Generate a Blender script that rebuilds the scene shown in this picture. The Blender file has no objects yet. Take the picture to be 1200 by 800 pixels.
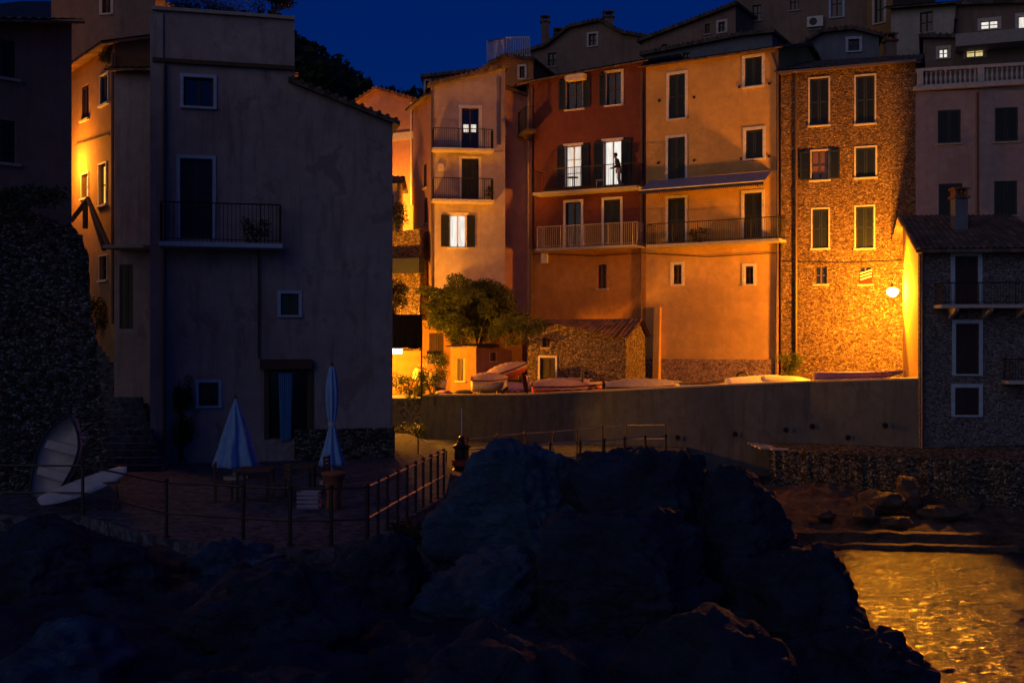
import bpy, bmesh, math, random
from mathutils import Vector, Matrix, noise
R = math.radians
random.seed(7)
F, HZ, ZC = 1300.0, 400.0, 6.5          # focal length in photo pixels, horizon row, eye height (m)
sc = bpy.context.scene
col = sc.collection

def P(px, py, D):
    return Vector(((px-600)/F*D, D, ZC-(py-HZ)/F*D))
def PXY(px, D, z):
    return Vector(((px-600)/F*D, D, z))

# ------------------------------------------------------------------ materials
def newmat(name):
    m = bpy.data.materials.new(name); m.use_nodes = True
    nt = m.node_tree; b = nt.nodes['Principled BSDF']
    return m, nt, b
def N(nt, t, **kw):
    n = nt.nodes.new(t)
    for k, v in kw.items():
        if k in n.inputs: n.inputs[k].default_value = v
        else: setattr(n, k, v)
    return n
def rgb(c): return (c[0], c[1], c[2], 1)
def ramp(nt, fac, stops):
    r = nt.nodes.new('ShaderNodeValToRGB')
    els = r.color_ramp.elements
    while len(els) < len(stops): els.new(0.5)
    for e, (p, c) in zip(els, stops): e.position = p; e.color = rgb(c)
    nt.links.new(fac, r.inputs[0]); return r.outputs[0]
def mixc(nt, fac, a, b, mode='MIX'):
    m = nt.nodes.new('ShaderNodeMix'); m.data_type = 'RGBA'; m.blend_type = mode
    for i, v in ((0, fac), (6, a), (7, b)):
        if hasattr(v, 'node'): nt.links.new(v, m.inputs[i])
        else: m.inputs[i].default_value = v if i == 0 else rgb(v)
    return m.outputs[2]
def coords(nt, scale=(1,1,1)):
    tc = nt.nodes.new('ShaderNodeTexCoord'); mp = nt.nodes.new('ShaderNodeMapping')
    nt.links.new(tc.outputs['Object'], mp.inputs[0]); mp.inputs['Scale'].default_value = scale
    return mp.outputs[0]
def bump(nt, b, h, strength=.3, dist=.05, prev=None):
    n = nt.nodes.new('ShaderNodeBump'); n.inputs['Strength'].default_value = strength; n.inputs['Distance'].default_value = dist
    nt.links.new(h, n.inputs['Height'])
    if prev: nt.links.new(prev, n.inputs['Normal'])
    nt.links.new(n.outputs[0], b.inputs['Normal']); return n.outputs[0]
def noi(nt, vec, scale, detail=4, rough=.55, dist=0):
    n = N(nt, 'ShaderNodeTexNoise', Scale=scale, Detail=detail, Roughness=rough, Distortion=dist)
    nt.links.new(vec, n.inputs['Vector']); return n.outputs['Fac']

def m_plain(name, c, rough=.6, metal=0, var=.15, spec=.5):
    m, nt, b = newmat(name)
    v = coords(nt); f = noi(nt, v, 6, 5)
    o = ramp(nt, f, [(.3, [x*(1-var) for x in c]), (.7, [min(1, x*(1+var)) for x in c])])
    nt.links.new(o, b.inputs['Base Color'])
    b.inputs['Roughness'].default_value = rough; b.inputs['Metallic'].default_value = metal
    b.inputs['Specular IOR Level'].default_value = spec
    bump(nt, b, noi(nt, v, 40, 3), .15, .01)
    return m
def m_plaster(name, c, stain=(.12,.1,.08), amt=.5, patch=None):
    m, nt, b = newmat(name)
    v = coords(nt); vs = coords(nt, (1.6, 1.6, .22))
    big = noi(nt, v, .45, 6, .6); mid = noi(nt, v, 2.5, 6, .65); streak = noi(nt, vs, 1.6, 7, .7)
    o = ramp(nt, big, [(.3, [x*.74 for x in c]), (.5, c), (.72, [min(1, x*1.18) for x in c])])
    o = mixc(nt, ramp(nt, mid, [(.38, (.55,.55,.55)), (.62, (0,0,0))]), o, [x*.72 for x in c])
    o = mixc(nt, ramp(nt, streak, [(.5, (0,0,0)), (.78, (amt,amt,amt))]), o, stain)
    if patch:
        pn = noi(nt, coords(nt, (1,1,.8)), .8, 5, .7, .6)
        o = mixc(nt, ramp(nt, pn, [(.58, (0,0,0)), (.62, (.75,.75,.75))]), o, patch)
    nt.links.new(o, b.inputs['Base Color']); b.inputs['Roughness'].default_value = .9
    b.inputs['Specular IOR Level'].default_value = .15
    p = bump(nt, b, mid, .35, .06); bump(nt, b, noi(nt, v, 22, 5, .7), .35, .02, p)
    return m
def m_stone(name, c1, c2, mortar, scale=(3.2,3.2,5.2), strength=.9, dist=.08, edge=.07):
    m, nt, b = newmat(name)
    v = coords(nt, scale)
    nz = N(nt, 'ShaderNodeTexNoise', Scale=.8, Detail=3); nt.links.new(v, nz.inputs['Vector'])
    add = nt.nodes.new('ShaderNodeMixRGB'); add.blend_type = 'LINEAR_LIGHT'; add.inputs[0].default_value = .35
    nt.links.new(v, add.inputs[1]); nt.links.new(nz.outputs['Color'], add.inputs[2])
    vo = N(nt, 'ShaderNodeTexVoronoi'); vo.feature = 'F1'; nt.links.new(add.outputs[0], vo.inputs['Vector'])
    ve = N(nt, 'ShaderNodeTexVoronoi'); ve.feature = 'DISTANCE_TO_EDGE'; nt.links.new(add.outputs[0], ve.inputs['Vector'])
    sep = nt.nodes.new('ShaderNodeSeparateColor'); nt.links.new(vo.outputs['Color'], sep.inputs[0])
    o = ramp(nt, sep.outputs[0], [(0, [x*.45 for x in c1]), (.35, c1), (.7, c2), (1, [min(1, x*1.35) for x in c2])])
    fine = noi(nt, v, 3, 6, .7)
    o = mixc(nt, .6, o, ramp(nt, fine, [(.3, (.55,.52,.5)), (.7, (1.2,1.2,1.2))]), 'MULTIPLY')
    e = ramp(nt, ve.outputs['Distance'], [(0, (0,0,0)), (edge, (.35,.35,.35)), (.25, (1,1,1))])
    em = ramp(nt, ve.outputs['Distance'], [(0, (1,1,1)), (edge, (0,0,0))])
    o = mixc(nt, em, o, mortar)
    nt.links.new(o, b.inputs['Base Color']); b.inputs['Roughness'].default_value = .92; b.inputs['Specular IOR Level'].default_value = .2
    hs = nt.nodes.new('ShaderNodeMath'); hs.operation = 'MULTIPLY_ADD'; nt.links.new(sep.outputs[1], hs.inputs[0]); hs.inputs[1].default_value = .8
    nt.links.new(e, hs.inputs[2])
    h2 = nt.nodes.new('ShaderNodeMath'); h2.operation = 'MULTIPLY'; nt.links.new(hs.outputs[0], h2.inputs[0]); nt.links.new(e, h2.inputs[1])
    p = bump(nt, b, h2.outputs[0], strength, dist); bump(nt, b, fine, .5, .04, p)
    return m
def m_rock(name, c, strength=1.0):
    m, nt, b = newmat(name)
    v = coords(nt); vs = coords(nt, (1, 1.2, 3.2))
    a = noi(nt, v, 1.1, 8, .65, .4); s = noi(nt, vs, 1.7, 8, .7, .8); f = noi(nt, v, 14, 6, .7)
    o = ramp(nt, a, [(.28, [x*.45 for x in c]), (.5, c), (.75, [x*1.7 for x in c])])
    o = mixc(nt, .6, o, ramp(nt, s, [(.35, (.45,.45,.5)), (.65, (1.25,1.25,1.25))]), 'MULTIPLY')
    nt.links.new(o, b.inputs['Base Color']); b.inputs['Roughness'].default_value = .72; b.inputs['Specular IOR Level'].default_value = .35
    ve = N(nt, 'ShaderNodeTexVoronoi', Scale=1.3); ve.feature = 'DISTANCE_TO_EDGE'; nt.links.new(vs, ve.inputs['Vector'])
    cr = ramp(nt, ve.outputs['Distance'], [(0, (0,0,0)), (.05, (1,1,1))])
    p = bump(nt, b, s, .9*strength, .22); p = bump(nt, b, f, .7*strength, .04, p); bump(nt, b, cr, .35*strength, .06, p)
    return m
def m_tile(name, c):
    m, nt, b = newmat(name)
    v = coords(nt, (4.3, 2.4, 1)); vo = N(nt, 'ShaderNodeTexVoronoi', Scale=1.0, Randomness=.2); nt.links.new(v, vo.inputs['Vector'])
    sep = nt.nodes.new('ShaderNodeSeparateColor'); nt.links.new(vo.outputs['Color'], sep.inputs[0])
    o = ramp(nt, sep.outputs[0], [(0, [x*.5 for x in c]), (.6, c), (1, [x*1.5 for x in c])])
    o = mixc(nt, ramp(nt, noi(nt, coords(nt), 1.5, 6), [(.5, (0,0,0)), (.7, (.7,.7,.7))]), o, (.07,.07,.05))
    nt.links.new(o, b.inputs['Base Color']); b.inputs['Roughness'].default_value = .85
    wv = N(nt, 'ShaderNodeTexWave', Scale=.55); wv.bands_direction = 'Y'; wv.wave_profile = 'SAW'; nt.links.new(v, wv.inputs['Vector'])
    bump(nt, b, wv.outputs['Fac'], .5, .05)
    return m
def m_emit(name, c, s, var=.25):
    m, nt, b = newmat(name)
    nt.nodes.remove(b); e = nt.nodes.new('ShaderNodeEmission')
    o = ramp(nt, noi(nt, coords(nt, (5,5,.5)), 2.2, 3), [(.35, [x*(1-var) for x in c]), (.65, c)])
    nt.links.new(o, e.inputs[0]); e.inputs[1].default_value = s
    nt.links.new(e.outputs[0], nt.nodes['Material Output'].inputs[0]); return m
def m_leaf(name, c):
    m, nt, b = newmat(name)
    oi = noi(nt, coords(nt), 1.2, 3)
    o = ramp(nt, oi, [(.3, [x*.55 for x in c]), (.7, [x*1.5 for x in c])])
    nt.links.new(o, b.inputs['Base Color']); b.inputs['Roughness'].default_value = .55
    tr = nt.nodes.new('ShaderNodeBsdfTranslucent'); nt.links.new(o, tr.inputs[0])
    mx = nt.nodes.new('ShaderNodeMixShader'); mx.inputs[0].default_value = .3
    nt.links.new(b.outputs[0], mx.inputs[1]); nt.links.new(tr.outputs[0], mx.inputs[2]); nt.links.new(mx.outputs[0], nt.nodes['Material Output'].inputs[0])
    return m
def m_water():
    m, nt, b = newmat('sea_water')
    b.inputs['Base Color'].default_value = (.004, .012, .018, 1); b.inputs['Roughness'].default_value = .17
    b.inputs['IOR'].default_value = 1.75; b.inputs['Specular IOR Level'].default_value = .8
    v = coords(nt, (.6, 1.5, 1))
    p = bump(nt, b, noi(nt, v, 1.3, 5, .6, .4), .6, .22)
    bump(nt, b, noi(nt, coords(nt, (1, 1.6, 1)), 6.5, 4, .65, .3), .9, .09, p)
    return m

M = dict(
 red=m_plaster('dark_red_plaster', (.19,.065,.05), (.1,.05,.04), .5),
 shedp=m_plaster('shed_ochre_plaster', (.3,.16,.06), (.16,.09,.05), .6), brown=m_plaster('brown_ochre_plaster', (.52,.26,.07), (.3,.15,.06), .6, (.4,.2,.07)),
 orange=m_plaster('ochre_plaster', (.7,.44,.15), (.44,.24,.12), .28, None),
 pink=m_plaster('pink_plaster', (.48,.41,.45), (.3,.2,.18), .4, (.42,.36,.36)),
 peach=m_plaster('peach_plaster', (.55,.3,.22), (.3,.16,.12), .3),
 greyp=m_plaster('mauve_grey_plaster', (.46,.36,.36), (.16,.12,.12), .5),
 darkp=m_plaster('weathered_grey_plaster', (.43,.36,.35), (.13,.1,.1), .95, (.27,.21,.2)),
 alley=m_plaster('alley_ochre_plaster', (.38,.21,.1), (.25,.14,.07), .5),
 upper=m_plaster('old_umber_plaster', (.3,.21,.17), (.08,.06,.06), .6),
 blue=m_plaster('slate_blue_plaster', (.2,.23,.28), (.1,.1,.12), .5),
 pale=m_plaster('pale_plaster', (.5,.46,.42), (.25,.2,.18), .5),
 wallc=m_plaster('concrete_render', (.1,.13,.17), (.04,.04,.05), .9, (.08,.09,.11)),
 stone=m_stone('rubble_stone', (.33,.21,.14), (.58,.4,.26), (.16,.11,.08), (2.3,2.3,4.5), 1.0, .16, .09),
 hut=m_stone('round_cobble_stone', (.42,.3,.21), (.68,.54,.4), (.09,.06,.05), (2.4,2.4,3.4), 1.0, .16, .12),
 dstone=m_stone('dark_rubble_stone', (.14,.14,.13), (.42,.39,.33), (.04,.04,.04), (1.9,1.9,3.2), 1.0, .14, .1),
 wstone=m_stone('olive_dry_stone', (.24,.23,.17), (.6,.57,.43), (.05,.05,.04), (1.7,1.7,2.9), 1.0, .16, .1),
 bstone=m_stone('blue_grey_stone', (.22,.22,.25), (.4,.37,.38), (.17,.16,.18), (2.6,2.6,4.4), .8, .06),
 plinth=m_stone('plinth_stone', (.3,.19,.15), (.4,.28,.22), (.3,.2,.16), (2.4,2.4,3), .4, .04, .03),
 tile=m_tile('clay_tiles', (.22,.11,.075)), tiled=m_tile('old_dark_tiles', (.13,.095,.08)),
 rock=m_rock('sea_rock', (.022,.05,.105)), rock2=m_rock('skylit_sea_rock', (.05,.12,.23), 1), rock3=m_rock('brown_shore_rock', (.17,.12,.09)),  # rock2 carries the blue skylight on the boulders in its paler colour
 paving=m_stone('paving_stone', (.075,.095,.14), (.11,.13,.18), (.04,.05,.08), (1.4,1.4,1.4), .3, .02, .03),
 white=m_plain('white_paint', (.72,.7,.68), .5), trim=m_plain('pale_trim', (.62,.56,.52), .7), btrim=m_plain('pale_blue_trim', (.42,.55,.72), .6),
 shut=m_plain('dark_green_shutter', (.014,.022,.024), .5), shutb=m_plain('brown_shutter', (.035,.02,.016), .5),
 wood=m_plain('dark_timber', (.09,.055,.035), .8), iron=m_plain('black_iron', (.02,.02,.022), .45, .3), rail=m_plain('galvanised_rail', (.5,.46,.42), .35, .5),
 rust=m_plain('worn_rail_paint', (.06,.045,.045), .4, .4),
 cable=m_plain('cable_rubber', (.03,.03,.03), .6), pipe=m_plain('drainpipe_metal', (.16,.11,.09), .5, .4),
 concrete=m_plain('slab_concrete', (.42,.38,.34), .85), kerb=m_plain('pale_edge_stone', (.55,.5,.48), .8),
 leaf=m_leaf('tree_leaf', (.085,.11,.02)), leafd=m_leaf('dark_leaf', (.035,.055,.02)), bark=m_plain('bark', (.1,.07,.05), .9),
 flower=m_leaf('white_petal', (.6,.55,.5)),
 purple=m_plain('purple_hull', (.3,.2,.5), .35), cream=m_plain('cream_hull', (.75,.66,.45), .35), hull=m_plain('white_hull', (.75,.7,.7), .35),
 tarp=m_plain('grey_blue_tarp', (.32,.3,.42), .6), tarpp=m_plain('pink_tarp', (.5,.36,.42), .6), redp=m_plain('red_paint', (.45,.08,.06), .4), redt=m_plain('dark_red_cloth', (.16,.012,.012), .9),
 kiosk=m_plain('shade_black_cloth', (.006,.008,.014), .7, spec=.08), ghull=m_plain('grey_hull', (.38,.36,.4), .5),  # awning black: the shade it hangs in is put into the base colour
 navy=m_plain('navy_canvas', (.012,.02,.05), .7), parasol=m_plain('pale_blue_canvas', (.22,.42,.75), .8), parasol2=m_plain('off_white_canvas', (.5,.48,.55), .8),
 curtain=m_plain('blue_curtain', (.1,.36,.62), .85), skin=m_plain('skin', (.5,.3,.22), .5), hair=m_plain('dark_hair', (.02,.015,.012), .5),
 jacket=m_plain('black_jacket', (.015,.015,.018), .7), trousers=m_plain('pale_trousers', (.45,.42,.45), .8), terracotta=m_plain('terracotta', (.3,.1,.06), .8),
 litw=m_emit('lit_room_white', (1,.93,.84), 1.05, .3), litc=m_emit('lit_curtain', (1,.86,.72), .95, .35), lity=m_emit('lit_room_yellow', (1,.78,.32), .8),
 lito=m_emit('lit_room_orange', (1,.5,.08), 1.6), bulb=m_emit('sodium_lamp_glass', (1,.4,.05), 110, 0), sign=m_emit('small_white_light', (1,.95,.8), 2.5, 0),
)
def m_glass(name, c, r=.12):
    m, nt, b = newmat(name); b.inputs['Base Color'].default_value = rgb(c); b.inputs['Roughness'].default_value = r
    b.inputs['Specular IOR Level'].default_value = .8
    bump(nt, b, noi(nt, coords(nt), 1.5, 2), .08, .05); return m
M['glass'] = m_glass('dark_window_glass', (.012,.014,.02))
M['glassb'] = m_glass('brown_glow_glass', (.16,.07,.03), .3)  # brown base colour stands in for orange light on the pane
M['water'] = m_water()

# ------------------------------------------------------------------ mesh builder
class MB:
    def __init__(s): s.v = []; s.f = []; s.sm = False
    def add(s, vs, fs):
        o = len(s.v); s.v += [tuple(p) for p in vs]; s.f += [tuple(i+o for i in f) for f in fs]; return s
    def box(s, x0, x1, y0, y1, z0, z1, mat=None):
        vs = [Vector(p) for p in ((x0,y0,z0),(x1,y0,z0),(x1,y1,z0),(x0,y1,z0),(x0,y0,z1),(x1,y0,z1),(x1,y1,z1),(x0,y1,z1))]
        if mat: vs = [mat @ p for p in vs]
        return s.add(vs, [(0,3,2,1),(4,5,6,7),(0,1,5,4),(1,2,6,5),(2,3,7,6),(3,0,4,7)])
    def quad(s, a, b, c, d): return s.add([a,b,c,d], [(0,1,2,3)])
    def poly(s, pts): return s.add(pts, [tuple(range(len(pts)))])
    def prism(s, base, top):      # two loops of the same length
        n = len(base)
        fs = [tuple(reversed(range(n))), tuple(range(n, 2*n))] + [(i, (i+1)%n, n+(i+1)%n, n+i) for i in range(n)]
        return s.add(list(base)+list(top), fs)
    def tube(s, pts, r, n=6, cap=True, r1=None):
        pts = [Vector(p) for p in pts]; k = len(pts); rings = []; up = Vector((0,0,1))
        for i, p in enumerate(pts):
            t = (pts[min(i+1,k-1)]-pts[max(i-1,0)])
            if t.length < 1e-9: t = Vector((0,0,1))
            t.normalize(); a = t.cross(up)
            if a.length < .05: a = t.cross(Vector((1,0,0)))
            a.normalize(); b = a.cross(t)
            rr = r if r1 is None else r+(r1-r)*i/max(1,k-1)
            rings.append([p+a*math.cos(2*math.pi*j/n)*rr+b*math.sin(2*math.pi*j/n)*rr for j in range(n)])
        vs = [q for rg in rings for q in rg]; fs = []
        for i in range(k-1):
            for j in range(n): fs.append((i*n+j, i*n+(j+1)%n, (i+1)*n+(j+1)%n, (i+1)*n+j))
        if cap: fs += [tuple(reversed(range(n))), tuple(range((k-1)*n, k*n))]
        return s.add(vs, fs)
    def lathe(s, prof, n=16, c=(0,0,0), fn=None):
        vs = []; fs = []; k = len(prof)
        for i, (r, z) in enumerate(prof):
            for j in range(n):
                a = 2*math.pi*j/n; rr = r*(fn(a, i) if fn else 1)
                vs.append((c[0]+rr*math.cos(a), c[1]+rr*math.sin(a), c[2]+z))
        for i in range(k-1):
            for j in range(n): fs.append((i*n+j, i*n+(j+1)%n, (i+1)*n+(j+1)%n, (i+1)*n+j))
        fs += [tuple(reversed(range(n))), tuple(range((k-1)*n, k*n))]
        return s.add(vs, fs)
    def build(s, name, mat, parent=None, smooth=False):
        me = bpy.data.meshes.new(name); me.from_pydata(s.v, [], s.f); me.update()
        if smooth:
            for p in me.polygons: p.use_smooth = True
        me.materials.append(M[mat] if isinstance(mat, str) else mat)
        o = bpy.data.objects.new(name, me); col.objects.link(o)
        if parent: o.parent = parent
        return o
def tag(o, label=None, cat=None, group=None, kind=None):
    if label: o['label'] = label
    if cat: o['category'] = cat
    if group: o['group'] = group
    if kind: o['kind'] = kind
    return o
def thing(name, label, cat, loc=(0,0,0), rz=0, group=None):
    o = bpy.data.objects.new(name, None); o.empty_display_size = .3; col.objects.link(o)
    o.location = loc; o.rotation_euler = (0,0,rz); return tag(o, label, cat, group)

# ------------------------------------------------------------------ house framework
class Plane:
    def __init__(s, pl, DL, pr, DR, z0):
        s.A = Vector(((pl-600)/F*DL, DL)); B = Vector(((pr-600)/F*DR, DR)); d = B-s.A
        s.U = d.length; s.d = d/s.U; s.n = Vector((-s.d.y, s.d.x)); s.ang = math.atan2(d.y, d.x); s.z0 = z0
    def uz(s, px, py, v=0):
        A = s.A+s.n*v; rx = (px-600)/F
        u = (A.x-A.y*rx)/(s.d.y*rx-s.d.x); t = A.y+u*s.d.y
        return u, ZC-(py-HZ)/F*t-s.z0
    def w(s, u, v, z):
        p = s.A+s.d*u+s.n*v; return Vector((p.x, p.y, z+s.z0))
def lerp_prof(prof, u):
    if u <= prof[0][0]: return prof[0][1]
    for (a, za), (b, zb) in zip(prof, prof[1:]):
        if u <= b+1e-9:
            return za+(zb-za)*((u-a)/(b-a) if b > a else 0)
    return prof[-1][1]

def wall_mesh(prof, openings, depth, reveal=.22, zb=0):
    mb = MB(); U0, U = prof[0][0], prof[-1][0]
    us = sorted({round(u, 4) for u in [U0, U]+[p[0] for p in prof]+[x for o in openings for x in o[:2]] if U0-1e-6 <= u <= U+1e-6})
    for a, b in zip(us, us[1:]):
        if b-a < 1e-4: continue
        m = (a+b)/2; e = 1e-4
        za, zt = lerp_prof(prof, a+e), lerp_prof(prof, b-e)
        holes = sorted([(o[2], o[3]) for o in openings if o[0] <= m <= o[1]])
        z = zb
        for h0, h1 in holes:
            if h0 > z+1e-4: mb.quad((a,0,z),(b,0,z),(b,0,h0),(a,0,h0))
            z = h1
        mb.quad((a,0,z),(b,0,z),(b,0,zt),(a,0,za))
        mb.quad((b,depth,zb),(a,depth,zb),(a,depth,za),(b,depth,zt))
        mb.quad((a,0,za),(b,0,zt),(b,depth,zt),(a,depth,za))
    for u in us[1:-1]:                       # vertical steps in the roofline
        l, r = lerp_prof(prof, u-2e-4), lerp_prof(prof, u+2e-4)
        if abs(l-r) > .05:
            lo, hi = min(l, r), max(l, r); mb.quad((u,0,lo),(u,depth,lo),(u,depth,hi),(u,0,hi))
    mb.quad((U0,depth,zb),(U0,0,zb),(U0,0,prof[0][1]),(U0,depth,prof[0][1]))
    mb.quad((U,0,zb),(U,depth,zb),(U,depth,prof[-1][1]),(U,0,prof[-1][1]))
    for o in openings:
        a, b, c, d = o[:4]; r = reveal
        mb.quad((a,0,c),(a,r,c),(a,r,d),(a,0,d)); mb.quad((b,r,c),(b,0,c),(b,0,d),(b,r,d))
        mb.quad((a,0,d),(a,r,d),(b,r,d),(b,0,d)); mb.quad((a,r,c),(a,0,c),(b,0,c),(b,r,c))
    return mb
def leaf_mesh(x0, x1, z0, z1, y=0, t=.04, slat=.085, xf=None):
    mb = MB(); w = min(.07, (x1-x0)*.2)
    mb.box(x0, x0+w, y, y+t, z0, z1, xf); mb.box(x1-w, x1, y, y+t, z0, z1, xf)
    mb.box(x0+w, x1-w, y, y+t, z0, z0+w, xf); mb.box(x0+w, x1-w, y, y+t, z1-w, z1, xf)
    if z1-z0 > 1.5: mb.box(x0+w, x1-w, y, y+t, (z0+z1)/2-w/2, (z0+z1)/2+w/2, xf)
    mb.box(x0+w, x1-w, y+t*.72, y+t*.9, z0+w, z1-w, xf)
    n = max(2, int((z1-z0-2*w)/slat))
    for i in range(n):
        z = z0+w+(z1-z0-2*w)*(i+.1)/n; h = (z1-z0-2*w)/n
        vs = [Vector(p) for p in ((x0+w,y+.004,z),(x1-w,y+.004,z),(x1-w,y+t*.7,z+h*.75),(x0+w,y+t*.7,z+h*.75))]
        if xf: vs = [xf @ p for p in vs]
        mb.quad(*vs)
    return mb

class House:
    def __init__(s, name, label, cat, plane, prof_px, depth, mat, wins=(), trim='trim', group=None, z0cut=0, reveal=.22):
        s.p = plane; s.root = thing(name, label, cat, (plane.A.x, plane.A.y, plane.z0), plane.ang, group)
        s.prof = []
        for px, py in prof_px: s.prof.append(plane.uz(px, py))
        s.prof[0] = (0, s.prof[0][1]); s.prof[-1] = (plane.U, s.prof[-1][1])
        s.depth = depth; ops = []; s.wi = []
        for w in wins:
            x0, y0, x1, y1 = w['r']; xm = (x0+x1)/2
            a, _ = plane.uz(x0, y0); b, _ = plane.uz(x1, y0); _, zt = plane.uz(xm, y0); _, zb = plane.uz(xm, y1)
            ops.append((max(a, .02), min(b, plane.U-.02), max(zb, .02), zt)); s.wi.append((ops[-1], w))
        s.wall = wall_mesh(s.prof, ops, depth, reveal).build('wall', mat, s.root)
        for o, w in s.wi: s.window(o, w, w.get('trim', trim))
    def window(s, o, w, trim):
        a, b, c, d = o; k = w.get('k', 'closed'); door = w.get('door', False); fm = MB(); nm = 'door' if door else 'window'
        if trim:
            t = w.get('tw', .13); fm.box(a-t, a, -.035, .0, c-(0 if door else t*.5), d+t); fm.box(b, b+t, -.035, 0, c-(0 if door else t*.5), d+t)
            fm.box(a, b, -.035, 0, d, d+t)
        y = .13; g = .05
        has = len(fm.v) > 0; wo = fm.build(nm, trim, s.root) if has else None; fm = MB()
        fm.box(a, a+g, y-.03, y+.02, c, d); fm.box(b-g, b, y-.03, y+.02, c, d); fm.box(a+g, b-g, y-.03, y+.02, d-g, d); fm.box(a+g, b-g, y-.03, y+.02, c, c+g)
        if k != 'closed':
            m = (a+b)/2; fm.box(m-.035, m+.035, y-.035, y+.01, c+g, d-g)
            nb = w.get('bars', 2)
            for i in range(1, nb): zz = c+(d-c)*i/nb; fm.box(a+g, b-g, y-.03, y+.008, zz-.018, zz+.018)
        fmat = w.get('fm', 'white' if k in ('lit','litc','yellow') else 'wood')
        if wo: fm.build('frame', fmat, wo)
        else: wo = fm.build(nm, fmat, s.root)
        if not door:
            MB().box(a-.1, b+.1, -.09, .12, c-.07, c).build('sill', trim or w.get('sill','concrete'), wo)
        pane = {'closed': 'glass', 'dark': 'glass', 'open': 'glass', 'lit': 'litw', 'litc': 'litc', 'yellow': 'lity', 'orange': 'lito', 'brown': 'glassb'}[k]
        if k == 'litroom':
            pane = 'litw'
        MB().box(a, b, .15, .2, c, d).build('pane', pane, wo)
        sh = w.get('sm', 'shut')
        if k == 'closed':
            m = (a+b)/2; leaf_mesh(a+.01, m-.008, c+.02, d-.01, .03).build('shutter', sh, wo); leaf_mesh(m+.008, b-.01, c+.02, d-.01, .03).build('shutter', sh, wo)
        if w.get('sh'):                       # shutters folded back on the wall
            ww = w.get('shw', (b-a)/2)
            if 'l' in w['sh']: leaf_mesh(a-.04-ww, a-.04, c+.02, d-.01, -.09).build('shutter', sh, wo)
            if 'r' in w['sh']: leaf_mesh(b+.04, b+.04+ww, c+.02, d-.01, -.09).build('shutter', sh, wo)
    def uzr(s, px, py, v=0): return s.p.uz(px, py, v)
    def balcony(s, x0, y0, x1, y1, ytop, dep=1.0, mat='concrete', railm='iron', thick=.13, bars=.11, brackets=0, name='balcony', z_drop=0):
        u0, z0 = s.p.uz(x0, y0, -dep); u1, z1 = s.p.uz(x1, y1, -dep); _, zr = s.p.uz(x0, ytop, -dep)
        z = (z0+z1)/2; h = max(.8, min(1.15, zr-z0))
        sl = MB().box(u0, u1, -dep, -.002, z-thick, z).build(name, mat, s.root)
        r = MB(); e = .05
        for zz, t in ((z+h, .022), (z+.09, .013)):
            r.tube([(u0+e, -.01, zz), (u0+e, -dep+e, zz), (u1-e, -dep+e, zz), (u1-e, -.01, zz)], t, 5)
        n = int((u1-u0)/bars)
        for i in range(n+1):
            u = u0+e+(u1-u0-2*e)*i/n; big = i % 12 == 0 or i == n
            r.tube([(u, -dep+e, z), (u, -dep+e, z+h)], .02 if big else .0085, 4, False)
        m = int(dep/bars)
        for uu in (u0+e, u1-e):
            for i in range(1, m): r.tube([(uu, -dep+e+(dep-e)*i/m, z), (uu, -dep+e+(dep-e)*i/m, z+h)], .0085, 4, False)
        r.build('railing', railm, sl)
        for i in range(brackets):
            u = u0+(u1-u0)*(i+.5)/brackets
            MB().prism([(u-.07,-dep*.85,z-thick-.1),(u-.07,-.002,z-thick-.4),(u-.07,-.002,z-thick-.001),(u-.07,-dep*.85,z-thick-.001)],
                       [(u+.07,-dep*.85,z-thick-.1),(u+.07,-.002,z-thick-.4),(u+.07,-.002,z-thick-.001),(u+.07,-dep*.85,z-thick-.001)]).build('bracket', mat, sl)
        return u0, u1, z, h, sl
    def roof_eaves(s, pitch=.35, over=.45, mat='tile', side=.25, thick=.14, u0=None, u1=None, back=True):
        """tiled slope rising away from the facade along the roofline"""
        U0 = -side if u0 is None else u0; U1 = s.p.U+side if u1 is None else u1; D = s.depth
        mb = MB(); n = max(8, int((U1-U0)/.055)); ridge = D/2
        top = []; 
        for i in range(n+1):
            u = U0+(U1-U0)*i/n; zt = lerp_prof(s.prof, min(max(u, 0), s.p.U)); w = .045*abs(math.sin(math.pi*u/.24))
            top.append((u, zt+.1+w))
        vs = []; 
        for u, z in top: vs += [(u, -over, z-over*pitch), (u, ridge, z+ridge*pitch), (u, D+over, z-over*pitch)]
        fs = []
        for i in range(n):
            for j in (0, 1): fs.append((i*3+j, (i+1)*3+j, (i+1)*3+j+1, i*3+j+1))
        mb.add(vs, fs)
        vs = []; fs = []
        us = [U0, U1]
        for u in us:
            zt = lerp_prof(s.prof, min(max(u, 0), s.p.U))+.09
            vs += [(u,-over,zt-over*pitch),(u,ridge,zt+ridge*pitch),(u,D+over,zt-over*pitch),(u,D+over,zt-over*pitch-thick*.5),(u,ridge,zt+ridge*pitch-thick),(u,-over,zt-over*pitch-thick*.5)]
        mb.add(vs, [(0,1,4,5),(1,2,3,4),(6+5,6+4,6+1,6),(6+4,6+3,6+2,6+1),(5,11,6,0),(4,10,11,5),(3,9,10,4),(2,8,9,3)])
        r = mb.build('roof', mat, s.root)
        # gable fill under the slopes
        for u in (0, s.p.U):
            g = MB(); zt = lerp_prof(s.prof, u); g.poly([(u,0,zt-.01),(u,ridge,zt+ridge*pitch-.02),(u,D,zt-.01)])
            g.build('gable', s.wall.data.materials[0], s.root)
        return r
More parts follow.
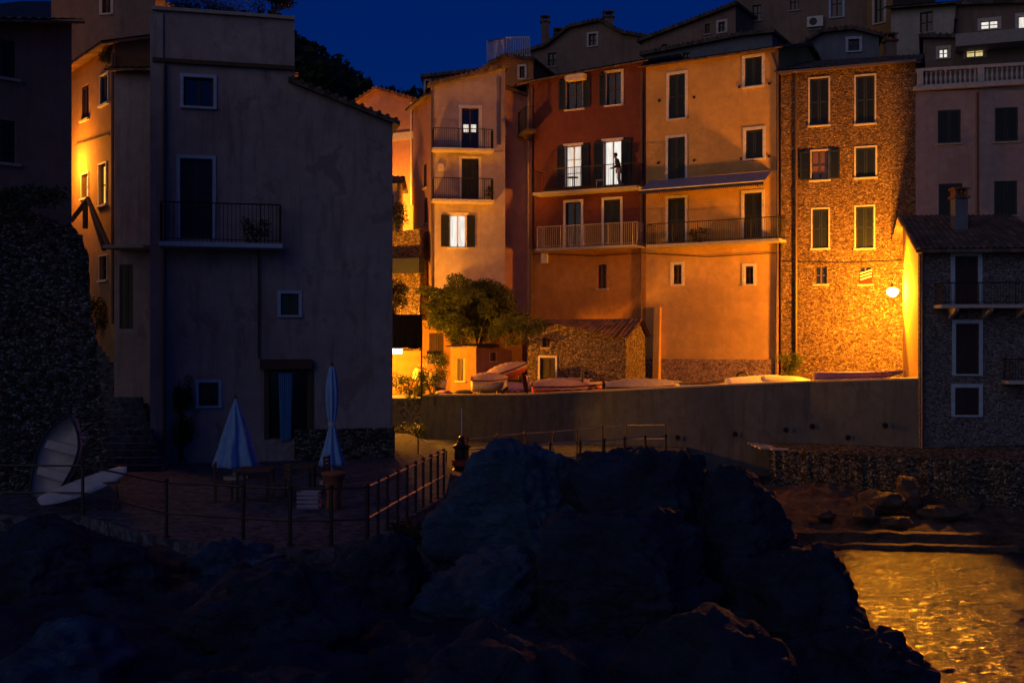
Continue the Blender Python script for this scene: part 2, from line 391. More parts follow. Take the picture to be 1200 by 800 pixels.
    def roof_prof(s, mat='tiled', over=.35, thick=.16, pts=None):
        """slab that follows the roofline, running back over the depth"""
        pr = pts or s.prof; mb = MB(); k = len(pr)
        lo = [(u, z+.004) for u, z in pr]; hi = [(u, z+thick) for u, z in pr]
        du = .2
        lo[0] = (lo[0][0]-du, lo[0][1]-du*(lo[1][1]-lo[0][1])/max(.01, lo[1][0]-lo[0][0])); lo[-1] = (lo[-1][0]+du, lo[-1][1]+du*(lo[-1][1]-lo[-2][1])/max(.01, lo[-1][0]-lo[-2][0]))
        hi[0] = (lo[0][0], lo[0][1]+thick); hi[-1] = (lo[-1][0], lo[-1][1]+thick)
        base = [(u, -over, z) for u, z in lo]+[(u, -over, z) for u, z in reversed(hi)]
        top = [(u, s.depth+.2, z) for _, _, (u, z) in ((0,0,q) for q in lo)]+[(u, s.depth+.2, z) for u, z in reversed(hi)]
        mb.prism(base, top)
        # rolls of tile laid along the depth
        for (a, za), (b, zb) in zip(hi, hi[1:]):
            n = max(1, int(abs(b-a)/.26))
            for i in range(n):
                u = a+(b-a)*(i+.5)/n; z = za+(zb-za)*(i+.5)/n
                mb.tube([(u, -over-.03, z), (u, s.depth+.2, z)], .075, 6)
        return mb.build('roof', mat, s.root)
    def pipe(s, pts_px, r=.055, mat='pipe', off=-.09, name='drainpipe'):
        pts = []
        for px, py in pts_px:
            u, z = s.p.uz(px, py, off); pts.append((u, off, z))
        return MB().tube(pts, r, 8).build(name, mat, s.root)
    def lbox(s, x0, y0, x1, y1, v0, v1, name, mat, parent=None):
        a, zt = s.p.uz(x0, y0, v0); b, zb = s.p.uz(x1, y1, v0)
        return MB().box(a, b, v0, v1, zb, zt).build(name, mat, parent or s.root)
    def local(s, px, py, v=0):
        u, z = s.p.uz(px, py, v); return (u, v, z)

def W(x0, y0, x1, y1, k='closed', **kw): return dict(r=(x0,y0,x1,y1), k=k, **kw)
SQ = 3.9     # level of the little square
LA, LB, LC, LD = 12500, 11500, 900, 3000
SUNEL, SUNROT, SKY, AIR, SUN = 2, 180, .083, 1, .2

# ================================================================== the row of houses
# dark red house
red = House('tall_house', 'dark red tall house with two brightly lit upstairs doors and long balconies', 'house',
  Plane(620,58,757,55,SQ), [(620,97),(757,72)], 9, 'red', [
  W(664,93,683,128,'dark',sh='lr',shw=.38,sm='shut'), W(711,85,728,123,'dark',sh='l',shw=.34,trim='white'),
  W(663,171,681,219,'litc',sh='lr',shw=.42,door=True,trim='white',bars=3), W(708,165,728,217,'lit',sh='lr',shw=.5,door=True,trim='white',bars=1),
  W(663,237,681,290,'dark',door=True,trim='white'), W(708,234,727,287,'closed',door=True,trim='white'),
  W(701,310,711,338,'dark',trim=None)])
red.roof_eaves(.28,.5,'tiled')
rb1 = red.balcony(624,226,747,217,200,1.0)
_lo = red.wi[-1][0]; _zt = red.p.uz(690,289)[1]
lm_ = wall_mesh([(.01,_zt),(red.p.U-.01,_zt)],[_lo],.3,.006); lm_.v = [(x,y-.012,z) for x,y,z in lm_.v]; lm_.build('lower_render','brown',red.root)
rb2 = red.balcony(628,291,747,286,266,1.0,railm='rail')
red.pipe([(623,104),(623,300),(622,440)]); red.pipe([(752,84),(752,220),(751,430)],.06)
red.lbox(634,297,641,308,-.16,-.001,'meter_box','white'); red.lbox(662,88,684,92,-.45,-.001,'window_hood','trim')
red.pipe([(621,297),(700,300),(756,296)],.018,'cable',name='cable')
# ochre house
och = House('tall_house', 'orange ochre tall house with closed dark shutters, striped-edge awning and long balcony', 'house',
  Plane(757,55,912,51.5,SQ), [(757,79),(912,57)], 9, 'orange', [
  W(784,87,803,139,trim='white'), W(873,67,893,101,trim='white'), W(783,161,803,212,trim='white'), W(874,152,894,186,trim='white'),
  W(783,232,803,284,door=True,trim='white'), W(872,226,893,279,door=True,trim='white'),
  W(789,310,799,333,'dark',trim='white'), W(873,312,883,333,'dark',trim='white')])
och.roof_eaves(.26,.4,'tiled')
ob = och.balcony(757,287,913,279,263,1.05,brackets=0)
och.pipe([(905,62),(911,80),(911,300),(909,440)],.06)
och.pipe([(757,297),(830,301),(912,296)],.018,'cable',name='cable')
for x, y in ((772,118),(813,114),(771,191),(813,188),(866,102),(901,98),(868,186),(901,183)): och.lbox(x-1.2,y-1.2,x+1.2,y+1.2,-.05,-.001,'shutter_catch','iron')
pl = och.p
u0, zt = pl.uz(758,420); u1, _ = pl.uz(911,420)
MB().box(.02, pl.U-.02, -.06, -.001, 0, zt).build('plinth', 'plinth', och.root)
ua, z1 = pl.uz(768,360); ub, _ = pl.uz(775,360)
MB().prism([(ua,-.061,0),(ub,-.061,0),(ub,-.4,0),(ua,-.4,0)], [(ua,-.001,z1),(ub,-.001,z1),(ub,-.16,z1),(ua,-.16,z1)]).build('buttress', 'orange', och.root)
# awning with a scalloped valance
a0, za = pl.uz(761,212); a1, _ = pl.uz(905,206); f0, zf = pl.uz(761,223,-1.25)
aw = MB()
n = 60
for i in range(n):
    ua = a0+(a1-a0)*i/n; ub = a0+(a1-a0)*(i+1)/n
    aw.quad((ua,-1.25,zf),(ub,-1.25,zf),(ub,-.01,za),(ua,-.01,za))
awn = aw.build('awning','tarp',och.root)
vb = MB()
for i in range(n):
    ua = a0+(a1-a0)*i/n; ub = a0+(a1-a0)*(i+1)/n; um = (ua+ub)/2
    vb.add([(ua,-1.255,zf+.03),(ub,-1.255,zf+.03),(ub,-1.255,zf-.12),(um,-1.255,zf-.2),(ua,-1.255,zf-.12)],[(0,1,2,3,4)])
vb.build('valance','navy',awn)
MB().tube([(a0,-1.27,zf+.035),(a1,-1.27,zf+.035)],.03,6).build('front_bar','white',awn)
for uu in (a0+.6,a1-.6): MB().tube([(uu,-.02,za-.7),(uu,-1.2,zf-.02)],.02,5).build('arm','iron',awn)
# stone house
sto = House('stone_house', 'tall rubble stone house beside the bright street lamp', 'house',
  Plane(915,51.4,1073,49.2,SQ), [(915,84),(1073,74)], 9, 'stone', [
  W(949,92,971,147,trim='trim',tw=.07), W(1003,89,1025,145,trim='trim',tw=.07),
  W(951,177,971,211,'brown',sh='lr',shw=.46,tw=.07), W(1003,173,1026,208,tw=.07),
  W(952,245,971,291,tw=.06), W(1003,242,1024,291,tw=.06), W(955,312,969,333,'dark',trim=None), W(1007,312,1021,333,'dark',trim=None)])
sto.roof_eaves(.3,.35,'tiled')
sto.pipe([(933,84),(933,300),(933,440)],.06); sto.pipe([(915,306),(990,308),(1072,305)],.018,'cable',name='cable')
MB().box(-.05, sto.p.U+.05, -.42, -.3, sto.prof[0][1]-.2, sto.prof[0][1]-.08).build('gutter','pipe',sto.root)
# towel in the small window
u, z = sto.p.uz(1008,322)
tw = MB()
for k in range(3):
    tw.quad((u,-.02,z-.25+k*.14),(u+.5,-.02,z-.1+k*.14),(u+.5,-.02,z-.04+k*.14),(u,-.02,z-.19+k*.14))
tag(MB().box(u-.01,u+.52,-.012,-.004,z-.4,z+.12).build('towel','redt',None),'red towel with white stripes hung in small window of stone house','towel')
tw_o = bpy.data.objects['towel']; tw_o.location = (sto.p.A.x, sto.p.A.y, SQ); tw_o.rotation_euler.z = sto.p.ang
tw.build('stripe','white',tw_o)
# mauve house with balustraded roof terrace
mau = House('terrace_house', 'mauve plastered house with white balustrade on its roof terrace', 'house',
  Plane(1073,49.2,1225,47.8,SQ), [(1073,107),(1225,105)], 9, 'greyp', [
  W(1099,129,1126,168,trim=None), W(1166,126,1193,166,trim=None), W(1100,215,1128,262,trim=None), W(1165,212,1192,252,trim=None)])
mau.pipe([(1145,108),(1145,250)],.06)
zt = mau.prof[0][1]; bal = MB(); U = mau.p.U
bal.box(-.1,U,-.25,.3,zt,zt+.16)
corn = bal.build('cornice','trim',mau.root)
bal = MB(); bal.box(0,U,-.1,.12,zt+.16,zt+.24); bal.box(0,U,-.13,.15,zt+.84,zt+.97)
bl = bal.build('balustrade','trim',mau.root)
prof = [(.05,0),(.05,.05),(.03,.09),(.075,.22),(.07,.3),(.03,.45),(.05,.55),(.05,.6)]
k = 0; u = .15
while u < U:
    if k % 12 == 0: MB().box(u-.1,u+.16,-.14,.16,zt+.24,zt+.84).build('pier','trim',bl); u += .3
    else: MB().lathe(prof,8,(u,.01,zt+.24)).build('baluster','trim',bl,True); u += .2
    k += 1
# pink house
pnk = House('tall_house', 'pale pink house with two iron balconies and a lit shuttered window, behind the tree', 'house',
  Plane(505,57,592,57.6,SQ), [(505,102),(592,80)], 8, 'pink', [
  W(541,127,561,174,'dark',door=True,trim='white',tw=.16), W(541,186,561,233,'closed',door=True,trim='white'),
  W(527,252,546,290,'lit',sh='lr',shw=.42,trim='white',bars=1)])
pnk.roof_prof('tiled')
pnk.balcony(507,174,579,173,151,.9,mat='trim'); pnk.balcony(507,234,579,233,209,.9,mat='trim')
pnk.lbox(543,146,549,155,.12,.14,'lit_pane','litc'); pnk.lbox(552,146,558,155,.12,.14,'lit_pane','litc')
pnk.pipe([(506,106),(506,400)],.05); pnk.pipe([(586,90),(586,170)],.05); pnk.lbox(513,192,520,200,-.12,-.001,'vent_box','trim')
pnk.pipe([(505,178),(540,180),(590,177)],.015,'cable',name='cable')
# narrow orange-lit side house
nar = House('side_house', 'narrow dim house wall between peach gable house and pink balconied house', 'house',
  Plane(484,62,505,57.3,SQ), [(484,128),(505,112)], 6, 'peach', [W(497,232,501,262,'closed',trim=None), W(496,192,500,220,'closed',trim=None)])
nar.roof_eaves(.3,.4,'tiled')
# receding facade with its own balcony
rec = House('side_house', 'narrow receding house front with small balcony between pink and dark red houses', 'house',
  Plane(590,64,620.5,58.2,SQ), [(590,122),(620.5,98)], 7, 'pink', [
  W(597,133,603,166,'closed',door=True,trim='white',tw=.2), W(608,122,614,160,'dark',door=True,trim='white',tw=.2), W(599,188,606,214,'closed',trim=None), W(609,240,614,262,'closed',trim=None)])
rec.roof_eaves(.25,.7,'tile')
rec.balcony(587,166,616,158,142,.55,mat='wood',brackets=3)
rec.pipe([(593,130),(593,380)],.05)
# peach gable house farther back
pea = House('gable_house', 'peach gabled house glowing orange from a hidden lamp, farther up the lane', 'house',
  Plane(412,68,498,66,SQ), [(412,126),(443,106),(498,122)], 7, 'peach', [W(470,300,480,320,'dark',trim=None)], group=None)
pea.roof_prof('tile'); pea.lbox(412,160,498,162,-.08,-.001,'string_course','trim'); pea.pipe([(482,120),(482,240)],.06,'white')
# little yellow-lit house beside the lane
lit = House('lane_house', 'tiny pale house with dark roof at bend of lane, edge of left grey house', 'house',
  Plane(440,60,466,60,SQ), [(440,214),(466,214)], 3, 'pale', [W(456,228,461,250,'dark',trim=None)])
lit.roof_eaves(.3,.5,'tiled')

# ================================================================== lane walls, kiosk, shed, hut
def solid(name, label, cat, plane, prof_px, depth, mat, wins=()):
    h = House(name, label, cat, plane, prof_px, depth, mat, wins); return h
rw = solid('retaining_wall','brown rubble retaining wall climbing beside the lane, below peach house','wall',Plane(430,58,492,57,SQ),[(430,276),(492,268)],1.2,'hut')
rw.lbox(452,303,491,319,-.7,-.001,'canopy','navy')
can = thing('awning','dark cloth awning on posts at left end of square, above small white light','awning',PXY(473,49.2,SQ))
c0 = P(452,408,49.2); c1 = P(494,370,49.2); o0 = Vector(can.location)
mb = MB(); n_ = 14
for i in range(n_):
    xs = [c0.x+(c1.x-c0.x)*j/n_-o0.x for j in (i,i+1)]; ys = [.05*math.sin(j*1.7) for j in (i,i+1)]
    mb.quad((xs[0],ys[0],c0.z-o0.z+.03*math.sin(i)),(xs[1],ys[1],c0.z-o0.z+.03*math.sin(i+1)),(xs[1],0,c1.z-o0.z),(xs[0],0,c1.z-o0.z))
mb.build('front_cloth','kiosk',can)
MB().box(c0.x-o0.x-.05,c1.x-o0.x+.05,-.05,1.1,c1.z-o0.z,c1.z-o0.z+.06).build('roof_cloth','kiosk',can)
for x in (c0.x-o0.x,c1.x-o0.x): MB().tube([(x,.05,0),(x,.05,c1.z-o0.z)],.04,6).build('post','iron',can)
lw = solid('low_wall','low orange lit garden wall behind the dark awning','wall',Plane(436,55.4,533,55.4,SQ),[(440,411),(500,411),(501,425),(533,430)],.4,'shedp')
tag(MB().box(-.22,.22,-.08,.08,-.12,.12).build('wall_light','sign'),'small white light hung under the dark awning','lamp').location = P(465.5,411.5,49.3)
shd = solid('shed','small orange plaster shed with pale door, under the tree','shed',Plane(528,54.8,558,53.6,SQ),[(528,408),(558,407)],1.2,'shedp',[W(536,420,545,446,'closed',trim=None,sm='cream' if False else 'shutb')])
shd.roof_eaves(.12,.2,'tiled')
shb = solid('shed','darker brown plaster shed with one tiny square window','shed',Plane(558,53.6,600,55.4,SQ),[(558,407),(600,410)],.9,'peach',[W(574,413,581,423,'dark',trim='trim',tw=.04)])
gar = solid('garden_wall','orange lit garden wall with iron gate behind the tree trunk','wall',Plane(495,56.2,612,56.8,SQ),[(495,375),(527,377),(528,383),(612,385)],.5,'shedp',[W(529,386,553,405,'dark',trim=None),W(503,390,520,430,'closed',trim=None,sm='shutb')])
hp = Plane(618,52.6,733,50.2,SQ)
hut = House('stone_hut','low cobble stone hut with sloping tile roof in front of red house','hut',hp,[(618,393),(642,377),(733,395)],2.4,'hut',[W(633,419,651,463,'closed',door=True,trim='white',tw=.1,sm='shutb'),W(636,396,644,407,'dark',trim=None)])
rm = MB(); nn = 90; rz = hut.prof[1][1]+.12
for i in range(nn+1):
    u = -.25+(hp.U+.5)*i/nn; z = lerp_prof(hut.prof, min(max(u,0),hp.U)); w = .03*abs(math.sin(math.pi*u/.22))
    rm.v += [(u,-.3,z+.02+w-.06),(u,1.5,rz+w),(u,2.6,z+w)]
for i in range(nn):
    for j in (0,1): rm.f.append((i*3+j,(i+1)*3+j,(i+1)*3+j+1,i*3+j+1))
rm.build('roof','tile',hut.root)
g = MB(); g.poly([(0,0,hut.prof[0][1]),(0,1.5,rz),(0,2.4,hut.prof[0][1])]); g.build('gable','hut',hut.root); g = MB(); g.poly([(hp.U,0,hut.prof[-1][1]),(hp.U,1.5,rz),(hp.U,2.4,hut.prof[-1][1])])
g.build('gable','hut',hut.root)
# slim post and cross pieces beside the hut
def post(px, ptop, D, label, cross=0):
    t = thing('wooden_post', label, 'post', PXY(px, D, SQ))
    h = ZC-(ptop-HZ)/F*D-SQ
    MB().tube([(0,0,0),(.02,0,h)],.07,7).build('shaft','wood',t)
    if cross: MB().tube([(-.6,0,h-.15),(.9,.05,h-.1)],.05,6).build('crossbar','wood',t)
post(682,433,49.4,'short plain dark post against the cobble hut'); post(707,442,49.1,'dark mooring post with crossbar at right corner of hut',1)

# ================================================================== upper houses on the slope
up = House('upper_house','grey gabled house rising behind the dark red house roof','house',Plane(598,72,762,68,12),[(598,68),(640,56),(668,34),(704,26),(728,40),(762,46)],8,'upper',[W(690,40,699,54,'dark',trim='trim'),W(642,62,652,78,'dark',trim=None)])
up.roof_prof('tiled')
def chimney(px, ptop, pbot, D, w, label, mat='upper'):
    zt = ZC-(ptop-HZ)/F*D; zb = ZC-(pbot-HZ)/F*D
    t = thing('chimney', label, 'chimney', PXY(px, D, zb)); h = zt-zb
    MB().box(-w/2,w/2,-w/2,w/2,-.8,h).build('stack',mat,t)
    c = MB().box(-w/2-.08,w/2+.08,-w/2-.08,w/2+.08,h,h+.1)
    c.box(-w/2,-w/2+.08,-w/2,w/2,h+.1,h+.35); c.box(w/2-.08,w/2,-w/2,w/2,h+.1,h+.35); c.box(-w/2-.06,w/2+.06,-w/2-.06,w/2+.06,h+.35,h+.43)
    c.build('cap','tile',t)
chimney(639,27,54,72.5,.5,'slim tall chimney left of grey gable house')
chimney(713,22,32,71,.6,'squat chimney on the grey gable ridge'); chimney(656,42,50,73,.7,'broad low chimney beside the slim tall one')
roof_t = thing('roof_railing','pale metal railing round a roof terrace behind pink house','railing',PXY(571,66,ZC+(400-76)/F*66))
mr = MB()
pts = [P(571,72,64),P(592,66,69),P(621,66,68)]
o0 = Vector(roof_t.location)
for k,(a,b) in enumerate(((Vector(pts[0]),Vector(pts[1])),(Vector(pts[1]),Vector(pts[2])))):
    for i in range(15):
        q = a.lerp(b,i/14); mr.tube([q-o0,q-o0+Vector((0,0,1.15))],.03,4,False)
    for h in (0,1.15): mr.tube([a-o0+Vector((0,0,h)),b-o0+Vector((0,0,h))],.05,5)
mr.build('rail','white',roof_t)
blk = House('upper_house','small tawny house with brown eave behind pink house roof','house',Plane(566,67,625,66,12),[(566,84),(592,68),(625,72)],5,'alley',[W(609,78,615,92,'dark',trim='trim')]); blk.roof_prof('tiled')
bl2 = House('upper_house','low dark roofed house behind pink house, left end of the skyline','house',Plane(497,70,568,70,12),[(497,92),(568,84)],5,'upper',[W(499,95,503,108,'dark',trim='trim')]); bl2.roof_prof('tiled')
mid = House('upper_house','long dusky house with stepped sloping roof behind the ochre house','house',Plane(752,66,862,63,12),[(752,50),(815,26),(862,8)],8,'upper',[W(826,28,832,40,'dark',trim=None),W(842,26,850,38,'dark',trim='trim'),W(775,52,782,62,'dark',trim=None)]); mid.roof_prof('tiled')
mi2 = House('upper_house','slate blue low house with lean-to roof just above the ochre house','house',Plane(756,61,905,57.5,12),[(756,66),(868,44),(905,40)],4,'blue',[W(800,62,808,72,'dark',trim=None)]); mi2.roof_prof('tiled')
bk = House('upper_house','tall dark house block behind the ochre and stone houses, two blue framed windows','house',Plane(862,66,1022,63,12),[(862,-22),(1022,-30)],8,'upper',[W(974,-12,987,20,'dark',trim='btrim'),W(950,22,960,34,'dark',trim='trim'),W(882,6,892,24,'dark',trim=None),W(926,-8,936,12,'dark',trim=None)])
ac = thing('air_conditioner','pale air conditioning unit on wall of tall dark block','air conditioner',P(956,27,64.2),bk.p.ang)
MB().box(-.45,.45,-.35,0,-.3,.3).build('case','white',ac); MB().lathe([(.22,0),(.22,.01)],16).build('fan_grille','iron',ac).location=(-.1,-.36,0)
ac.children[1].rotation_euler.x = R(90)
orl = House('upper_house','slim tower house lit orange from below on right skyline','house',Plane(1016,62,1046,61,12),[(1016,-30),(1046,-32)],6,'alley',[W(1025,-6,1036,27,'dark',trim='trim')])  # orange light on the tower's end is put in as ochre plaster
cbl = House('upper_house','blue grey cottage gable with small window behind stone house roof','house',Plane(912,57,1030,56,12),[(912,72),(962,40),(1000,36),(1030,44)],5,'blue',[W(994,46,1007,60,'dark',trim='btrim')]); cbl.roof_prof('tiled')
rgt = House('upper_house','pale plastered house with dark square window, top right skyline','house',Plane(1044,60,1128,58,12),[(1044,10),(1128,4)],7,'pale',[W(1078,14,1093,38,'dark',trim=None)]); rgt.roof_eaves(.25,.5,'tiled')
rg2 = House('upper_house','dark terraced house with four small lit windows behind the balustrade','house',Plane(1082,55,1230,53,12),[(1082,46),(1120,46),(1120.5,8),(1230,4)],7,'upper',[
  W(1100,57,1111,68,'lit',trim='trim'),W(1132,55,1153,67,'yellow',trim='trim'),W(1149,24,1170,34,'lit',trim='trim'),W(1193,18,1215,46,'lit',trim='trim')])
rg2.roof_prof('tiled'); rg2.lbox(1120,40,1230,45,-1.3,-.001,'terrace_slab','concrete')
chimney(1043,50,62,55,.5,'slim chimney pipe on the stone house roof ridge')
chimney(898,0,10,66,.8,'short chimney high on the tall dark block') if False else None
# balustraded dark house at right foreground
drk = House('waterside_house','dark blue grey stone house with tiled roof, right edge beside sea wall','house',
  Plane(1078,42,1235,41.6,1.6),[(1078,291),(1235,289)],.25,'bstone',[
  W(1119,300,1146,356,'closed',door=True,trim='btrim',tw=.16,sm='shutb'),W(1120,379,1147,438,'closed',trim='btrim',tw=.14,sm='shutb'),W(1119,454,1147,486,'closed',trim='btrim',tw=.14,sm='shutb')])
# the side facing the lane is skewed and plastered
sd = Plane(1058,47,1078,42,1.6)
ze = drk.prof[0][1]; rzg = ZC+144/F*47-1.6
dd = sd.A-drk.p.A; lx, ly = dd.dot(drk.p.d), dd.dot(drk.p.n); UU = drk.p.U
MB().prism([(.0,.25,0),(lx,ly,0),(UU,ly,0),(UU,.25,0)],[(.0,.25,ze-.02),(lx,ly,rzg-.05),(UU,ly,rzg-.05),(UU,.25,ze-.02)]).build('side_wall','orange',drk.root)
rr = MB(); n = 180
for i in range(n+1):
    t = i/n; w = .05*abs(math.sin(math.pi*(UU+.6)*t/.25))
    uf = -.25+(UU+.5)*t; ub = lx-.2+(UU+.5-lx)*t
    rr.v += [(uf,-.45,ze-.06+w),(ub,ly,rzg+.1+w),(ub+lx,ly*2,ze+w)]
for i in range(n):
    for j in (0,1): rr.f.append((i*3+j,(i+1)*3+j,(i+1)*3+j+1,i*3+j+1))
rr.box(-.25,UU+.25,-.5,-.38,ze-.2,ze-.07)
rr.add([(-.25,-.45,ze-.06),(lx-.2,ly,rzg+.1),(lx-.2,ly,rzg-.05),(-.25,-.45,ze-.2)],[(0,1,2,3)])
rr.build('roof','tiled',drk.root)
drk.balcony(1103,357,1225,356,335,1.0,mat='kerb',railm='iron',brackets=3)
drk.balcony(1182,446,1235,446,436,.8,mat='kerb',railm='iron')
drk.pipe([(1081,295),(1081,528)],.05)
chimney(1124,233,256,44.5,.5,'short chimney on dark waterside house roof','blue')
# ================================================================== left houses
lef = House('grey_house','large dark grey plastered house with blue framed windows, left of centre','house',
  Plane(178,33,460,34.8,2.85),[(178,12),(345,20),(345.4,100),(460,146)],7.5,'darkp',[
  W(215,91,250,125,'dark',trim='btrim',tw=.1,bars=1),W(211,186,249,279,'closed',door=True,trim='btrim',tw=.1,sm='navy'),
  W(329,344,350,369,'dark',trim='btrim',tw=.1,bars=1),W(233,448,256,475,'dark',trim='btrim',tw=.09,bars=2),
  W(315,433,362,514,'dark',door=True,trim='dstone' if False else 'wood',tw=.14,bars=1)])
pr = lef.prof
lef.roof_prof('tiled',.25,.14,[pr[2],pr[3]])
MB().box(0,pr[1][0],-.12,7.4,pr[0][1],pr[0][1]+.1).build('coping','concrete',lef.root)
u, z = lef.p.uz(205,70); MB().box(u*0+.02,pr[1][0]+.02,-.14,-.001,z-.12,z).build('cornice','wood',lef.root)
u, z = lef.p.uz(345,503); MB().box(u,lef.p.U+.06,-.08,-.001,0,z).build('plinth','dstone',lef.root)
MB().box(pr[1][0]*0-.05,.32,-.06,-.001,0,pr[0][1]-.1).build('corner_strip','darkp',lef.root)
lef.balcony(186,284,331,284,237,1.0,mat='btrim',railm='iron',bars=.12,brackets=0)
lef.pipe([(192,75),(192,300),(192,535)],.05); lef.pipe([(303,284),(303,420)],.025,'cable',name='cable')
lef.lbox(305,421,366,432,-.25,-.001,'lintel','wood')
MB().box(lef.p.U-.1,lef.p.U+.02,-.03,7.4,0,.02).build('threshold','concrete',lef.root)
# curtain hung in the doorway
a, zt = lef.p.uz(326,437,-.06); b, zb = lef.p.uz(343,516,-.06)
cu = MB(); k = 24
for i in range(k):
    xs = [a+(b-a)*j/k for j in (i,i+1)]; ys = [-.08+.03*math.sin(j*1.9) for j in (i,i+1)]
    nar_ = lambda x: (a+b)/2+(x-(a+b)/2)*.75
    cu.quad((nar_(xs[0]),ys[0],zb),(nar_(xs[1]),ys[1],zb),(xs[1],ys[1],zt),(xs[0],ys[0],zt))
c_o = tag(cu.build('curtain','curtain',None,True),'pale blue curtain hanging in dark doorway of grey house','curtain'); c_o.location = lef.root.location; c_o.rotation_euler = lef.root.rotation_euler
# wing and alley house
wng = House('house_wing','dark narrow wing with small tiled eave left of grey house','house',Plane(134,34.5,180,34.3,2.85),[(134,84),(180,84)],5,'darkp',[W(140,310,156,385,'closed',door=True,trim=None,sm='shutb')])
wng.roof_eaves(.2,.45,'tile',side=.1)
wng.lbox(120,287,168,290,-1.0,-.001,'door_canopy','concrete')
aly = House('alley_house','tall ochre house in narrow alley lit bright orange by a hidden lamp','house',Plane(80,40,134,36.1,2.85),[(80,88),(134,52)],6,'alley',[
  W(96,100,104,140,'closed',trim=None,sm='shutb'),W(118,88,127,122,'closed',trim='white',tw=.05),
  W(96,204,104,232,'orange',trim='trim',tw=.04),W(116,192,125,240,'orange',trim='trim',tw=.04),W(117,300,126,328,'dark',trim='trim',tw=.04)])
aly.roof_eaves(.3,.5,'tile')
aly.pipe([(132,62),(132,380)],.05); aly.pipe([(88,170),(128,158)],.03,'wood',name='cable')
brc = thing('timber_brace','leaning dark timber brace against lit alley wall','timber frame',aly.root.location,aly.p.ang)
for k,(a_,b_) in enumerate((((84,258),(103,233)),((103,233),(128,290)),((100,236),(100,268)),((108,246),(122,292)))):
    MB().tube([aly.local(*a_,v=-.5),aly.local(*b_,v=-.5)],.09,6).build('beam','wood',brc)
uph = House('upper_house','very dark house rising above the alley at top left','house',Plane(60,47,182,46,8),[(60,-12),(182,-6)],5,'upper',[W(120,-4,130,16,'brown',trim='trim')])
dkl = House('corner_house','nearly black house at left edge with broad flat eave','house',Plane(-60,26.3,84,28.4,5),[(-60,26),(84,28)],3,'upper',[W(-20,46,18,90,'closed',trim=None),W(-20,140,18,190,'closed',trim=None)])
dkl.roof_eaves(.2,.5,'tiled',side=.12)
# retaining wall under it, with a broken outline
wp = Plane(-60,25.6,132,28.6,2.7)
ol = [(-60,236),(20,240),(60,256),(84,266),(95,275),(103,300),(104,340),(108,368),(112,400),(117,440),(121,480),(127,540)]
pts = [wp.uz(x,y) for x,y in ol]
random.seed(3)
pts2 = []
for (ua,za),(ub,zb) in zip(pts,pts[1:]):
    for j in range(5):
        t = j/5; pts2.append((ua+(ub-ua)*t+random.uniform(-.05,.05), za+(zb-za)*t+random.uniform(-.05,.05)))
pts2.append((pts[-1][0],0)); pts2.append((0,0))
pts2 = pts2[::-1]
wt = thing('stone_wall','high dark dry stone retaining wall at left edge, below black house','wall',wp.w(0,0,0),wp.ang)
MB().prism([(u,0,z) for u,z in pts2],[(u+.15,2.6,z) for u,z in pts2]).build('masonry','wstone',wt)
# ================================================================== ground, water, quays
def fbm(p, o=4): return noise.fractal(Vector(p), 1.0, 2.0, o)
def grid(name, xs, ys, zf, mat, kind='structure', smooth=True, label=None):
    mb = MB()
    for y in ys:
        for x in xs: mb.v.append((x, y, zf(x, y)))
    nx = len(xs)
    for j in range(len(ys)-1):
        for i in range(nx-1): a = j*nx+i; mb.f.append((a, a+1, a+nx+1, a+nx))
    o = mb.build(name, mat, None, smooth); tag(o, label, None, None, kind); return o
def fr(a, b, n): return [a+(b-a)*i/n for i in range(n+1)]
def wz(x, y):
    e = min(1,max(0,(x-1)/2))*min(1,max(0,(18-x)/2))*min(1,max(0,(y-16)/2))
    if e <= 0: return 0
    return e*(.048*noise.noise((x*.8+.4*math.sin(y),y*1.9,0))+.042*noise.noise((x*2.2,y*4.4,4))+.022*noise.noise((x*6,y*8.5,9)))
grid('water', [-300,-150,-60,-20]+fr(1,18,250)+[30,60,150,400], [-200,-100,-30,5]+fr(16,39,400)+[41], wz, 'water', label='dark harbour water reflecting orange lamplight')
grid('seabed', fr(-320,420,20), fr(-220,60,10), lambda x,y: -2.5, 'rock', label='dark seabed below the water')
# square behind the sea wall
def slab(name, pts, z, zb, mat, label, kind='structure'):
    o = MB().prism([(x,y,zb) for x,y in pts],[(x,y,z) for x,y in pts]).build(name, mat); tag(o, label, None, None, kind); return o
swl = [(493,50.5,464),(560,49.6,463.5),(620,48.8,463),(700,47.8,459),(780,46.9,455.5),(860,46,451.5),(950,44.7,448),(1080,42.15,444.5)]
swp = [P(x,y,D) for x,D,y in swl]
sqp = [(p.x, p.y+.2) for p in swp]+[(40,47),(40,75),(-40,75),(-40,53)]
slab('square', sqp, SQ, -1, 'paving', 'paved square behind the sea wall')
swt = thing('sea_wall','long dark rendered sea wall between boats on square and quay path','wall',(swp[0].x,swp[0].y,1.5))
o0 = Vector(swt.location); mb = MB()
fine = []
for a,b in zip(swp,swp[1:]):
    for j in range(6): fine.append(a.lerp(b,j/6))
fine.append(swp[-1])
for a,b in zip(fine,fine[1:]):
    k = len(mb.v); 
    for p in (a,b):
        for dy,z in ((-.18,1.0),(0,p.z),(.45,p.z),(.45,1.0)): mb.v.append((p.x-o0.x,p.y+dy-o0.y,z-o0.z))
    for i,j in ((0,1),(1,2),(2,3)): mb.f.append((k+i,k+4+i,k+4+j,k+j))
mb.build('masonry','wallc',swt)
mb = MB()
